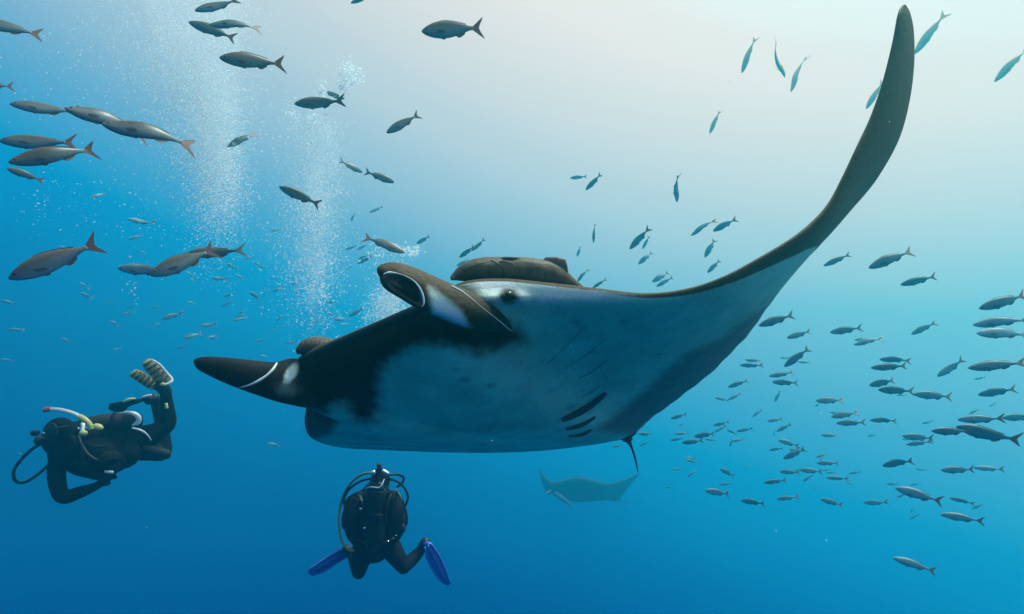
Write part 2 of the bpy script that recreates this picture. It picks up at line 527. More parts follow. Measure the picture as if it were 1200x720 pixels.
FACE = [(322, 425), (350, 405), (400, 390), (450, 368), (500, 345), (535, 330), (560, 352), (598, 385), (612, 398), (590, 404), (556, 408), (520, 400),
        (492, 398), (468, 408), (447, 424), (438, 448), (439, 478), (432, 491), (420, 487), (412, 474), (401, 463), (388, 470), (380, 482), (357, 480), (330, 470)]
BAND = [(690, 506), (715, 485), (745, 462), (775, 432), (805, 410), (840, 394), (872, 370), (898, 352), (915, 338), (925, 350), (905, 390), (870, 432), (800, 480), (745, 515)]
SUNLIT_CHEEK = [(548, 322), (603, 322), (603, 333), (596, 338), (578, 339), (556, 335)]  # cheek where the sun falls, painted into the white mask
GLINT = [(603, 332), (609, 336), (613, 350), (609, 352), (605, 343)]  # highlight beside the eye, painted on as white
def le_band(x):
    """width, in photograph pixels, of the dark band along the raised wing's front edge"""
    tb = [(640, 0), (690, 1.5), (740, 3), (800, 5), (847, 8), (885, 12), (915, 15), (945, 19), (967, 25), (980, 36), (992, 70), (1010, 120), (1100, 200)]
    for (a, b), (c, d) in zip(tb, tb[1:]):
        if a <= x <= c: return b + (d - b) * (x - a) / (c - a)
    return 0 if x < 640 else 200
def manta_attrs(V, meta):
    bk, br, gr, wh = [], [], [], []
    le = spline(STN, NSUB)
    for p, (x, side, s) in zip(V, meta):
        px, py = pix(p)
        if side < 0:
            bk.append(0.3 if x > .02 else 0); br.append(1.0); gr.append(0); wh.append(0)
            if s > 12: bk[-1] = 0
            continue
        f = poly_sd(px, py, FACE) if s < 14.5 else -99
        eyed = .9 * ss(20, 3, math.hypot((px - 597) * .9, (py - 347) * 1.1)) if 10 < s < 15 else 0
        behind = .42 * ss(14, 2, math.hypot((px - 626) * .75, (py - 352) * .9)) if 10 < s < 16 else 0
        bk.append(max(ss(-30, 18, f), eyed, behind))
        # distance from the front edge, measured across the picture
        i = min(int(s * NSUB), len(le) - 1)
        ex, ey = le[i][0], le[i][1]; tx, ty = le[i][3], le[i][4]
        b = 0
        if s > 12:
            w = le_band(px)
            # perpendicular to the edge
            j = min(i + 1, len(le) - 1); k = max(i - 1, 0)
            dx, dy = le[j][0] - le[k][0], le[j][1] - le[k][1]
            L_ = math.hypot(dx, dy) + 1e-6
            dist = abs((px - ex) * dy - (py - ey) * dx) / L_
            b = ss(3.0, -3.0, dist - w) if w > .3 else 0
        if s < 5.5:                 # the far wing's front edge
            j = min(i + 1, len(le) - 1); k = max(i - 1, 0)
            b = .85 * ss(20, -10, poly_sd(px, py, [(340, 470), (392, 480), (397, 488), (386, 505), (368, 514), (340, 520)]) * -1)
        br.append(b)
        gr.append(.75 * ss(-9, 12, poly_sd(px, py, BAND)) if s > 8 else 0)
        wh.append(max(ss(-6, 3, poly_sd(px, py, SUNLIT_CHEEK)), .7 * ss(-4, 2, poly_sd(px, py, GLINT)), .60 * ss(372, 344, py) * ss(525, 545, px) * ss(800, 690, px)) if 10.5 < s < 17.5 else 0)  # sunlight on cheek and upper front edge painted as white skin colour
    return dict(black=bk, brown=br, grey=gr, white=wh)

def nb(n): return [0.0] * n
# swellings of the head, (x, y, radius x, radius y, height in metres): cheek, brow, eye, the fold behind the eye, shoulder
BUMPS = [(578, 345, 26, 15, .050), (599, 346, 10, 9, .030), (615, 349, 8, 14, .016), (607, 362, 20, 10, -.012), (560, 372, 34, 14, .020), (660, 356, 46, 20, .010), (470, 405, 60, 18, .020), (430, 440, 22, 30, -.012), (520, 430, 60, 30, .012)]
def sculpt(V, meta):
    out = []
    for p, (x, side, s) in zip(V, meta):
        if side > 0 and x < .6 and 5.5 < s < 16:
            px, py = pix(p)
            a = sum(h * math.exp(-(((px - cx) / rx) ** 2 + ((py - cy) / ry) ** 2)) for cx, cy, rx, ry, h in BUMPS)
            fade = ss(0, .012, x)
            p = p - vray(px, py) * (a * fade)
        out.append(p)
    return out
def build_manta():
    V, Fc, meta = loft(STN, NSUB, NCH, S)
    V = sculpt(V, meta)
    base = P(600, 450, 3.6 * S)
    root = thing('manta_ray', base, 'huge manta ray gliding past with white belly and one wing raised to the surface', 'manta ray')
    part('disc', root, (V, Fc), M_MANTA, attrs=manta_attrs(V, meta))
    bvh = BVHTree.FromPolygons([tuple(v) for v in V], Fc)
    def hit(x, y, tree=bvh):
        h = tree.ray_cast(Vector((0, 0, 0)), vray(x, y))
        return h[0], h[1]
    # cephalic fin beside the near eye, rolled open at its end
    fwd = W((0, 1, 0))
    dd = lambda x, y, k: hit(x, y)[0].dot(fwd) / S + k
    LS = [(603, 380, dd(603, 380, .06), 606, 391, dd(606, 391, .06), .03), (590, 367, dd(590, 367, .03), 597, 391, dd(597, 391, .03), .06), (572, 355, dd(572, 355, .0), 580, 389, dd(580, 389, .0), .09), (546, 343, 2.62, 552, 384, 2.56, .14), (522, 333, 2.58, 524, 374, 2.50, .13),
          (500, 323, 2.54, 505, 366.5, 2.46, .12), (480, 314.5, 2.50, 490, 359, 2.42, .11), (465, 310, 2.47, 474, 350, 2.40, .10),
          (453, 309, 2.45, 458, 341, 2.39, .085), (446, 311.5, 2.43, 448, 330, 2.39, .06), (443, 316, 2.42, 443.5, 322, 2.41, .02)]
    sc = lambda st: [tuple(v * S if j in (2, 5, 6) else v for j, v in enumerate(s)) for s in st]
    v, f = ribbon(sc(LS), 5, 28)
    W1 = [(503, 338), (520, 350), (538, 364), (550, 384), (525, 376), (507, 367)]
    at = dict(black=[], brown=[], grey=nb(len(v)), white=[])
    for p in v:
        px, py = pix(p)
        w = .85 * ss(-12, 9, poly_sd(px, py, W1))
        top = 309 + max(0, px - 462) * .5                       # the upper rim of the fin
        ridge = ss(13, 2, py - top) * ss(600, 520, px)
        warm = ss(24, 5, math.hypot((px - 548) * .8, py - 352))
        at['black'].append(max(0, (.8 - .62 * max(ridge, warm)) * (1 - w))); at['brown'].append(1 - w); at['white'].append(.95 * w)
    cl = part('cephalic_fin', root, (v, f), M_MANTA, attrs=at)
    tag(cl, 'brown cephalic fin rolled open at its tip beside the eye')
    tr1 = BVHTree.FromPolygons([tuple(p) for p in v], f)
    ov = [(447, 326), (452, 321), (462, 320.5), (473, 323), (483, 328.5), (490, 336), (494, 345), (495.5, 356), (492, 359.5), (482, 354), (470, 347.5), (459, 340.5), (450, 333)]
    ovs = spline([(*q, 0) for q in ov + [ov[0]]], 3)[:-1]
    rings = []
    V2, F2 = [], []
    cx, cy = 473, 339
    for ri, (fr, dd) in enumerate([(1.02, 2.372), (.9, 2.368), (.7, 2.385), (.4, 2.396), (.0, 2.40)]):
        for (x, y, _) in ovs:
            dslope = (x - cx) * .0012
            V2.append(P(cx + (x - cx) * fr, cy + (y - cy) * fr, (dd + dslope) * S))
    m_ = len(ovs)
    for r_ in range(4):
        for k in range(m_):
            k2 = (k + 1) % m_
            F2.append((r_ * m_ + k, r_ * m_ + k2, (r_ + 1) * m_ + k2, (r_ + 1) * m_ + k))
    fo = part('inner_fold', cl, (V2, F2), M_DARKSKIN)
    rim = [(449, 321.5), (456, 319.5), (466, 320.5), (476, 324), (485, 329.5), (491.5, 337.5), (495.5, 347), (496.5, 356), (494, 360)]
    part('fold_rim', cl, tube([P(x, y, (2.366 + (x - cx) * .0012) * S) for x, y in rim], [.001, .0032, .0010, .0008, .0018, .0032, .0036, .0028, .001], 8, 4), M_WHITE)
    hp = [hit(x, y, tr1)[0] or hit(x, y)[0] for x, y in [(529, 335.5), (540, 341), (552, 349.5), (562, 358), (574, 367.5), (586, 377), (596, 385.5), (601, 389)]]
    hp = [h - vray(*pix(h)) * .001 for h in hp if h]
    part('fin_edge', cl, tube(hp, [.0032, .0026, .0015, .0010, .0010, .0016, .0014, .0008][:len(hp)], 8, 4), M_WHITE)
    # the other cephalic fin, held straight out ahead
    RS = [(227, 423, 2.95, 227.4, 427, 2.95, .01), (230, 420, 2.955, 232, 433, 2.955, .05), (243, 418, 2.97, 248, 442, 2.96, .075), (270, 419.5, 3.00, 274, 453.5, 2.98, .095), (298, 422.5, 3.04, 299, 462.5, 3.0, .11),
          (323, 424.5, 3.08, 323, 470.5, 3.03, .13), (342, 420, 3.12, 342, 475, 3.08, .14), (362, 425, 3.18, 360, 478, 3.2, .12), (375, 440, 3.25, 372, 474, 3.27, .05)]
    v, f = ribbon(sc(RS), 5, 28)
    at = dict(black=[], brown=[1.0] * len(v), grey=nb(len(v)), white=[])
    for p in v:
        px, py = pix(p)
        w = max(ss(15, 1, math.hypot((px - 341) * 1.1 + (py - 438) * .45, (py - 438) * .62)), .45 * ss(24, 4, math.hypot((px - 336) * .6, py - 456)))
        at['black'].append(1 - w); at['white'].append(.80 * w)
        at['brown'][len(at['white']) - 1] = 1 - w
    c2 = part('cephalic_fin', root, (v, f), M_MANTA, attrs=at)
    tag(c2, 'black cephalic fin held straight out with a thin white line across it')
    tr2 = BVHTree.FromPolygons([tuple(p) for p in v], f)
    hp = [hit(x, y, tr2)[0] for x, y in [(324.5, 426), (320, 433), (313, 440), (304, 446), (294, 450.5), (284, 453.5), (277, 454.2)]]
    hp = [h for h in hp if h]
    part('white_stripe', c2, tube([h + vray(*pix(h)) * .002 for h in hp], [.0045, .006, .005, .006, .0045, .003, .001], 8, 4), M_WHITE)
    # eye on its bump
    e, en = hit(597, 346)
    t1 = (hit(602, 346)[0] - e).normalized(); t2 = en.cross(t1)
    part('eye', root, ellipsoid(e - en * .004, t1 * .017, t2 * .013, en * .010), M_EYE)
    # gill slits on the belly
    for (x1, y1, x2, y2, w, dk) in [(686, 381, 641, 427, .0014, 0), (712, 396, 661, 432, .0017, 0), (710, 423, 679, 443, .0024, 0), (703, 452, 676, 466, .005, 0),
                                    (709, 460, 658, 491, .015, 1), (697, 488, 663, 502, .010, 1), (693, 503, 667, 510.5, .008, 1)]:
        pts = []
        for k in range(9):
            t = k / 8
            bow = math.sin(math.pi * t) * 1.5
            h, hn = hit(x1 + (x2 - x1) * t + bow, y1 + (y2 - y1) * t + bow)
            if h: pts.append((h, hn))
        if len(pts) < 4: continue
        rad = [w * (.35 + .65 * math.sin(math.pi * (.15 + .75 * (1 - i / (len(pts) - 1))))) * S * 1.6 for i in range(len(pts))]
        g = tube([h - hn * (r_ * .55 if dk else .0012) for (h, hn), r_ in zip(pts, rad)], rad, 8, 2, flat=1.0)
        n_ = len(g[0])
        if dk: part('gill_slit', root, g, M_GILL)
        else: part('gill_slit', root, g, M_MANTA, attrs=dict(black=nb(n_), brown=nb(n_), grey=[.42] * n_, white=nb(n_)))
        # the skin flap lying over the slit
        off = vray(680, 450).cross((pts[-1][0] - pts[0][0])).normalized()
        fl = tube([h + off * r_ * .9 + hn * .002 for (h, hn), r_ in zip(pts, rad)], [r_ * .55 for r_ in rad], 8, 2)
        n_ = len(fl[0])
        part('gill_flap', root, fl, M_MANTA, attrs=dict(black=nb(n_), brown=nb(n_), grey=[.12] * n_, white=nb(n_)))
    # tail and pelvic fins
    part('tail', root, tube([P(733, 508, 5.1 * S), P(735.5, 515, 5.22 * S), P(740, 524, 5.3 * S), P(744.5, 538, 5.36 * S), P(747.5, 553, 5.42 * S)], [.035, .022, .010, .0075, .004], 10, 6), M_TAILSKIN)
    for poly in ([(722, 511), (738, 499), (747, 503), (746, 508), (738, 515), (730, 516)], [(726, 514), (735, 512), (742, 514), (739, 519), (732, 518)]):
        part('pelvic_fin', root, plate([P(x, y, (5.02 + (747 - x) * .004) * S) for x, y in poly], .03), M_TAILSKIN)
    # upper lip rolled along the front of the mouth, between the two cephalic fins
    lip = [(x, y, d) for x, y, d in [(352, 421, 3.10), (395, 402.5, 2.98), (445, 381.5, 2.86), (495, 359.5, 2.75), (530, 346, 2.71)]]
    lv, lf = tube([P(x, y, d * S) for x, y, d in lip], [.010, .016, .018, .016, .008], 10, 6)
    part('upper_lip', root, (lv, lf), M_DARKSKIN)
    return root, hit
manta, manta_hit = build_manta()

# ------------------------------------------------------------------ remoras riding on the ray
def remora(name, label, path, prof_h, prof_w, fin_poly=None, disc=None, details=True):
    """path: (x, y, d) centreline from snout to tail"""
    pts = [P(x, y, d) for x, y, d in path]
    root = thing('remora', pts[2], label, 'remora', 'remoras riding on the manta')
    cs = spline([(*p, h, w) for p, h, w in zip(pts, prof_h, prof_w)], 5)
    C = [Vector(c[:3]) for c in cs]
    seg = 20
    V, Fc = [], []
    for i, c in enumerate(C):
        t = (C[min(i + 1, len(C) - 1)] - C[max(i - 1, 0)]).normalized()
        side = t.cross(UPW).normalized(); up = side.cross(t)
        for k in range(seg):
            an = 2 * math.pi * k / seg
            V.append(c + side * (cs[i][4] * math.cos(an)) + up * (cs[i][3] * math.sin(an)))
    for i in range(len(C) - 1):
        for k in range(seg):
            k2 = (k + 1) % seg
            Fc.append((i * seg + k, i * seg + k2, (i + 1) * seg + k2, (i + 1) * seg + k))
    Fc.append(tuple(range(seg))[::-1]); Fc.append(tuple((len(C) - 1) * seg + k for k in range(seg)))
    part('body', root, (V, Fc), M_REMORA)
    return root, BVHTree.FromPolygons([tuple(v) for v in V], Fc)
d0 = 2.25
r1, r1t = remora('remora', 'large grey remora lying on the back of the manta behind its eye',
                 [(530, 328, d0 - .02), (535, 324, d0), (546, 319.5, d0 + .02), (563, 317.5, d0 + .04), (588, 318.5, d0 + .06), (612, 319, d0 + .07), (636, 321, d0 + .08), (655, 327, d0 + .1), (680, 343, d0 + .14), (720, 362, d0 + .22)],
                 [.003, .017, .036, .049, .055, .056, .052, .042, .028, .010], [.006, .030, .054, .066, .068, .066, .058, .042, .026, .008])
def on(tree, x, y, off=.002):
    h = tree.ray_cast(Vector((0, 0, 0)), vray(x, y))
    return None if h[0] is None else h[0] - vray(x, y) * off
part('gill_cover', r1, tube([q for q in (on(r1t, x, y, .000) for x, y in [(575, 305), (583, 309), (589, 315), (591, 322), (589, 328)]) if q], .0024, 6, 4), M_DARKSKIN)
part('mouth', r1, tube([q for q in (on(r1t, x, y, 0) for x, y in [(532, 326), (540, 321), (550, 314), (562, 309.5), (572, 307.5)]) if q], .0016, 6, 4), M_DARKSKIN)
part('back_fin', r1, plate([P(x, y, d0 + .09) for x, y in [(634, 306), (640, 301.5), (652, 301), (663, 304), (665, 312), (668, 333), (655, 328), (644, 316)]], .012), M_BROWNFIN)
part('side_fin', r1, plate([P(x, y, d0 + .005) for x, y in [(586, 302.5), (594, 301), (606, 301.5), (609, 303.5), (600, 306), (591, 305)]], .008), M_BROWNFIN)
q = on(r1t, 569, 324, .001)
if q: part('eye', r1, ellipsoid(q, Vector((.0045, 0, 0)), Vector((0, .003, 0)), Vector((0, 0, .0045))), M_EYE)
d1 = 2.46
r2, r2t = remora('remora', 'small remora with ridged head peeking over the edge beside the black cephalic fin',
                 [(349, 415, d1 + .03), (353, 411, d1 + .03), (361, 408, d1 + .04), (375, 408, d1 + .05), (392, 410, d1 + .07), (415, 416, d1 + .1), (440, 426, d1 + .16)],
                 [.004, .024, .040, .047, .040, .024, .006], [.006, .034, .048, .050, .044, .028, .008])
for k in range(7):
    x0, y0 = 354 + k * 5.0, 409 - k * .4
    qq = [q for q in (on(r2t, x0 + 2.2 * t, y0 - 11 * t, .0008) for t in (0, .2, .4, .6, .8, .92)) if q]
    if len(qq) > 2: part('sucker_ridge', r2, tube(qq, .0017, 6, 3), M_BROWNFIN)

# ------------------------------------------------------------------ the second manta, far off
FARK = 1.32                     # it swims some thirty metres off
ST2 = [(632, 549.5, 24.2, 632.6, 551, 24.3, .01, .01, 0), (636.5, 557, 24.0, 634.8, 565, 24.6, .06, .05, 0), (643, 564, 23.6, 640, 575.5, 24.6, .12, .10, 0), (651, 567.5, 23.0, 649, 579, 24.6, .22, .16, .3),
       (660, 565.8, 22.6, 662, 584, 24.8, .32, .22, .8), (671, 563, 22.5, 675, 587.5, 25.0, .36, .25, 1), (683, 562, 22.5, 690, 588, 25.0, .34, .25, 1), (696, 565, 22.6, 704, 587, 24.9, .26, .2, .6), (707, 567.5, 22.9, 714, 586.8, 24.7, .18, .14, .2),
       (718, 566.5, 23.3, 723, 587.5, 24.6, .12, .1, 0), (729, 563, 23.7, 730, 580, 24.6, .10, .08, 0), (739, 559.5, 24.0, 739, 568, 24.6, .07, .06, 0), (747, 556.2, 24.3, 746.5, 559, 24.5, .04, .03, 0), (751, 554.5, 24.4, 750.8, 555.2, 24.4, .01, .01, 0)]
ST2 = [tuple(q * FARK if j in (2, 5, 6, 7) else q for j, q in enumerate(st)) for st in ST2]
v, f, meta = loft(ST2, 5, 18, 1.0)
far_root = thing('manta_ray', P(690, 575, 23.8 * FARK), 'distant manta ray fading into the blue below the big one', 'manta ray')
part('disc', far_root, (v, f), M_MANTA, attrs=dict(black=[.68] * len(v), brown=nb(len(v)), grey=[1.0] * len(v), white=nb(len(v))))
for st in ([(652, 576, 22.6, 650, 582, 22.6, .2), (662, 583, 22.3, 658, 587, 22.3, .2), (669, 590, 22.1, 667, 592.5, 22.1, .14), (673, 597, 22.0, 672.6, 597.5, 22, .04)], [(645, 574, 22.9, 643, 580, 22.9, .14), (641, 577, 22.7, 641, 580, 22.7, .08), (639, 578.5, 22.6, 639, 579, 22.6, .03)]):
    st = [tuple(q * FARK if j in (2, 5, 6) else q for j, q in enumerate(t_)) for t_ in st]
    v, f = ribbon(st, 4, 12)
    part('cephalic_fin', far_root, (v, f), M_MANTA, attrs=dict(black=[.5] * len(v), brown=nb(len(v)), grey=[.8] * len(v), white=nb(len(v))))
part('tail', far_root, tube([P(724, 585, 24.6 * FARK), P(730, 588, 24.9 * FARK), P(737, 590.5, 25.3 * FARK)], [.07, .035, .015], 8, 4), M_TAILSKIN)

# ------------------------------------------------------------------ divers
def voxel_body(name, root, geos, mat, size=.014, smooth=6):
    """one continuous skin grown over tapered limbs"""
    V, Fc = join(*geos)
    base = abs_loc(root)
    me = mesh_of(name, [Vector(p) - base for p in V], Fc, mat)
    o = link(name + '_tmp', me)
    r = o.modifiers.new('r', 'REMESH'); r.mode = 'VOXEL'; r.voxel_size = size
    sm = o.modifiers.new('s', 'SMOOTH'); sm.factor = .5; sm.iterations = smooth
    dg = bpy.context.evaluated_depsgraph_get()
    me2 = bpy.data.meshes.new_from_object(o.evaluated_get(dg))
    bpy.data.objects.remove(o)
    me2.name = name
    me2.materials.clear(); me2.materials.append(mat)
    me2.polygons.foreach_set('use_smooth', [True] * len(me2.polygons))
    return link(name, me2, root)
def limb(pts, rad, seg=14):
    g = tube(pts, rad, seg, 4)
    caps = [ellipsoid(Vector(p), Vector((r, 0, 0)), Vector((0, r, 0)), Vector((0, 0, r)), 12, 8) for p, r in ((pts[0], rad[0]), (pts[-1], rad[-1]))]
    return join(g, *caps)
def ball(p, r): return ellipsoid(p, Vector((r, 0, 0)), Vector((0, r, 0)), Vector((0, 0, r)), 14, 10)
def hand(w, d, side, curl=.4):
    """palm, four fingers and a thumb reaching from wrist w along direction d"""
    d = d.normalized(); up = side.cross(d).normalized()
    out = [limb([w, w + d * .05, w + d * .09], [.028, .036, .034], 10)]
    for k, L in enumerate((.072, .082, .077, .058)):
        o = w + d * .09 + side * ((k - 1.5) * .021)
        m = o + d * (L * .55) - up * (L * .15 * curl * 2)
        out.append(limb([o, m, m + d * (L * .3) - up * (L * .5 * curl * 1.6)], [.0115, .0105, .009], 8))
    o = w + d * .035 + side * -.034
    out.append(limb([o, o + d * .035 - side * .026, o + d * .065 - side * .030 - up * .012], [.014, .012, .010], 8))
    return join(*out)

def diver_one():
    Z = lambda x, y, d: P(x / 3.6, 400 + y / 3.6, d)
    D = 5.2
    root = thing('person', Z(440, 440, D), 'scuba diver swimming flat with a white snorkel and olive striped fins raised behind', 'diver')
    g = []
    g.append(limb([Z(300, 420, D - .10), Z(380, 420, D), Z(470, 430, D + .1), Z(560, 425, D + .2), Z(600, 415, D + .24)], [.16, .185, .19, .165, .13], 18))
    g.append(limb([Z(270, 470, D - .10), Z(330, 480, D - .02), Z(420, 490, D + .05)], [.12, .14, .13], 14))
    g.append(limb([Z(300, 410, D - .1), Z(262, 395, D - .17)], [.075, .065]))                    # neck
    g.append(ellipsoid(Z(250, 388, D - .18), Vector((.125, 0, 0)), Vector((0, .10, 0)), Vector((0, 0, .130)), 16, 12))   # hooded head
    g.append(ellipsoid(Z(218, 410, D - .23), Vector((.085, 0, 0)), Vector((0, .08, 0)), Vector((0, 0, .085)), 12, 10))   # jaw
    wr = Z(405, 612, D - .18)
    g.append(limb([Z(255, 470, D - .15), Z(238, 560, D - .2), Z(262, 655, D - .26), Z(330, 640, D - .24), wr], [.075, .068, .058, .052, .036]))
    g.append(hand(wr, Z(470, 565, D - .12) - wr, W((0, -.5, .8)).normalized(), .6))
    g.append(limb([Z(320, 400, D + .2), Z(280, 470, D + .32), Z(220, 455, D + .2), Z(190, 430, D - .02)], [.07, .06, .05, .036]))      # far arm to the mouthpiece
    g.append(limb([Z(580, 410, D + .2), Z(640, 390, D + .24), Z(708, 352, D + .3), Z(706, 290, D + .3), Z(697, 205, D + .28)], [.105, .09, .068, .062, .045]))
    g.append(limb([Z(570, 455, D + .22), Z(630, 465, D + .3), Z(695, 472, D + .38), Z(690, 400, D + .44), Z(655, 250, D + .46)], [.1, .085, .06, .055, .045]))
    voxel_body('body', root, g, M_NEO)
    face = part('mask', root, join(tube([Z(214, 352, D - .3), Z(200, 372, D - .32), Z(196, 398, D - .33), Z(206, 412, D - .32), Z(230, 405, D - .33), Z(238, 375, D - .32), Z(228, 354, D - .31), Z(214, 352, D - .3)], .013, 8, 4)), M_HOSE)
    part('lens', face, plate([Z(x, y, D - .315) for x, y in [(214, 356), (203, 373), (200, 396), (208, 408), (228, 402), (234, 375), (226, 358)]], .012), M_GLASS)
    part('mask_strap', root, tube([Z(235, 372, D - .315), Z(262, 362, D - .30), Z(285, 360, D - .22)], .009, 6, 4, flat=2), M_HOSE)
    reg = part('regulator', root, join(ellipsoid(Z(168, 418, D - .3), Vector((.035, 0, 0)), Vector((0, .05, 0)), Vector((0, 0, .04))), tube([Z(160, 385, D - .28), Z(145, 388, D - .28), Z(135, 386, D - .28)], [.022, .026, .02], 10, 3), tube([Z(180, 415, D - .3), Z(205, 412, D - .29)], .022, 8, 3)), M_HOSE)
    part('purge_button', reg, ellipsoid(Z(183, 390, D - .335), Vector((.012, 0, 0)), Vector((0, .006, 0)), Vector((0, 0, .012))), M_CHROME)
    part('hose', root, tube([Z(172, 432, D - .28), Z(130, 460, D - .32), Z(85, 505, D - .34), Z(58, 550, D - .32), Z(66, 590, D - .28), Z(105, 595, D - .24), Z(160, 562, D - .2), Z(212, 515, D - .15)], .0125, 8, 6), M_HOSE)
    sn = part('snorkel', root, tube([Z(212, 288, D - .3), Z(250, 290, D - .31), Z(300, 302, D - .32), Z(335, 318, D - .33), Z(352, 328, D - .33)], .0165, 10, 5), M_WHP)
    part('snorkel_bend', sn, tube([Z(335, 318, D - .335), Z(358, 332, D - .335), Z(376, 350, D - .33), Z(382, 370, D - .32)], .022, 10, 5), M_YEL)
    part('snorkel_tip', sn, tube([Z(186, 292, D - .3), Z(200, 288, D - .3), Z(216, 287, D - .3)], [.017, .021, .019], 10, 4), M_PINK)
    # buoyancy vest, tank and valves
    vest = part('buoyancy_vest', root, join(limb([Z(300, 455, D - .12), Z(360, 470, D - .06), Z(440, 480, D), Z(520, 470, D + .08)], [.15, .19, .19, .14], 18),
                                            limb([Z(350, 515, D - .16), Z(430, 530, D - .1), Z(500, 510, D - .02)], [.09, .11, .07], 14)), M_BCD)
    part('strap_buckle', vest, plate([Z(x, y, D - .27) for x, y in [(440, 545), (478, 548), (480, 558), (442, 556)]], .015), M_WHP)
    tk = part('air_tank', root, limb([Z(375, 362, D - .02), Z(430, 352, D + .02), Z(500, 345, D + .08), Z(540, 340, D + .11)], [.085, .09, .09, .088], 20), M_TANK)
    part('tank_boot', tk, limb([Z(545, 340, D + .10), Z(560, 337, D + .11)], [.091, .080], 20), M_TANK)
    part('tank_rim', tk, tube([Z(505, 304, D + .01), Z(535, 300, D + .01), Z(566, 306, D + .02), Z(584, 322, D + .04), Z(584, 340, D + .05), Z(566, 352, D + .05), Z(546, 358, D + .05)], [.003, .011, .018, .022, .022, .014, .004], 12, 5), M_WHP)
    for (x1, y1, x2, y2, x3, y3, z_) in ((300, 400, 330, 440, 345, 500, -.33), (360, 430, 400, 445, 450, 440, -.26), (380, 500, 430, 505, 490, 492, -.27)):
        part('webbing_strap', vest, tube([Z(x1, y1, D + z_ + .05), Z(x2, y2, D + z_), Z(x3, y3, D + z_ + .04)], .012, 8, 5, flat=2.2), M_BCD)
    part('pocket', vest, limb([Z(430, 500, D - .22), Z(475, 492, D - .18)], [.07, .06], 12), M_BCD)
    part('inflator_hose', vest, tube([Z(330, 400, D - .3), Z(345, 440, D - .34), Z(372, 480, D - .36), Z(410, 505, D - .34)], .014, 8, 5), M_HOSE)
    part('tank_band', tk, tube([Z(470, 390, D - .05), Z(468, 360, D - .06), Z(474, 322, D - .03), Z(484, 304, D + .06)], .014, 8, 4), M_BCD)
    part('tank_valve', tk, join(tube([Z(372, 362, D - .1), Z(345, 372, D - .14), Z(330, 378, D - .16)], [.03, .026, .03], 10, 3), tube([Z(352, 345, D - .15), Z(345, 395, D - .2)], .024, 10, 3)), M_CHROME)
    part('first_stage', tk, ellipsoid(Z(352, 388, D - .24), Vector((.032, 0, 0)), Vector((0, .03, 0)), Vector((0, 0, .024))), M_YEL)
    part('octopus', root, join(ellipsoid(Z(412, 362, D - .2), Vector((.045, 0, -.012)), Vector((0, .03, 0)), Vector((.008, 0, .026)))), M_YEL)
    part('hip_stripe', root, tube([Z(556, 366, D + .0), Z(590, 375, D + .02), Z(618, 392, D + .06), Z(638, 418, D + .1)], [.007, .010, .008, .004], 8, 4), M_WHP)
    part('knee_patch', root, tube([Z(700, 262, D + .225), Z(704, 285, D + .225)], [.012, .015], 8, 3), M_YEL)
    part('gauge', root, join(limb([Z(615, 460, D + .06), Z(660, 468, D + .05), Z(700, 478, D + .06)], [.04, .05, .042], 14)), M_HOSE)
    # raised split fin
    fn = part('swim_fin', root, limb([Z(700, 215, D + .26), Z(690, 200, D + .22), Z(672, 190, D + .18)], [.05, .055, .045], 14), M_HOSE)
    lo = [(541, 144), (556, 130), (571, 118), (606, 128), (640, 154), (670, 184), (646, 207), (612, 192), (576, 168)]
    hi = [(597, 94), (614, 82), (632, 72), (660, 86), (692, 122), (727, 163), (702, 186), (668, 184), (640, 150), (612, 122)]
    dep = lambda x, y: D + .02 + (x - 550) * .0014
    for pl in (lo, hi):
        bl = part('blade', fn, plate([Z(x, y, dep(x, y)) for x, y in pl], .016), M_OLIVE)
    for (x1, y1, x2, y2) in [(556, 148, 578, 126), (572, 160, 594, 136), (588, 172, 612, 146), (606, 184, 630, 158), (624, 194, 648, 170), (608, 104, 642, 80), (620, 122, 664, 94), (634, 140, 680, 110), (648, 158, 696, 128), (662, 174, 710, 146)]:
        part('rib', fn, tube([Z(x1, y1, dep(x1, y1) - .014), Z((x1 + x2) / 2, (y1 + y2) / 2, dep(x1, y1) - .020), Z(x2, y2, dep(x2, y2) - .014)], .010, 6, 3), M_RIB)
    part('rail', fn, tube([Z(640, 78, D + .1), Z(672, 98, D + .14), Z(704, 136, D + .2), Z(724, 160, D + .22), Z(718, 174, D + .2), Z(690, 186, D + .16)], [.006, .010, .013, .014, .013, .008], 8, 4), M_WHP)
    part('buckle', fn, ellipsoid(Z(686, 182, D + .13), Vector((.022, 0, 0)), Vector((0, .014, 0)), Vector((0, 0, .016))), M_YEL)
    f2 = part('swim_fin', root, join(limb([Z(650, 240, D + .42), Z(628, 250, D + .38)], [.045, .04], 12), plate([Z(x, y, D + .3) for x, y in [(640, 232), (600, 240), (560, 246), (500, 255), (462, 262), (456, 285), (480, 300), (520, 298), (545, 275), (600, 256), (640, 246)]], .03)), M_HOSE)
    part('rail', f2, tube([Z(520, 258, D + .275), Z(545, 247, D + .275), Z(570, 243, D + .28)], [.008, .016, .008], 8, 4), M_YEL)
    part('rail', f2, tube([Z(600, 238, D + .28), Z(620, 232, D + .28), Z(640, 227, D + .28)], [.008, .013, .006], 8, 4), M_WHP)
    return root
diver_one()

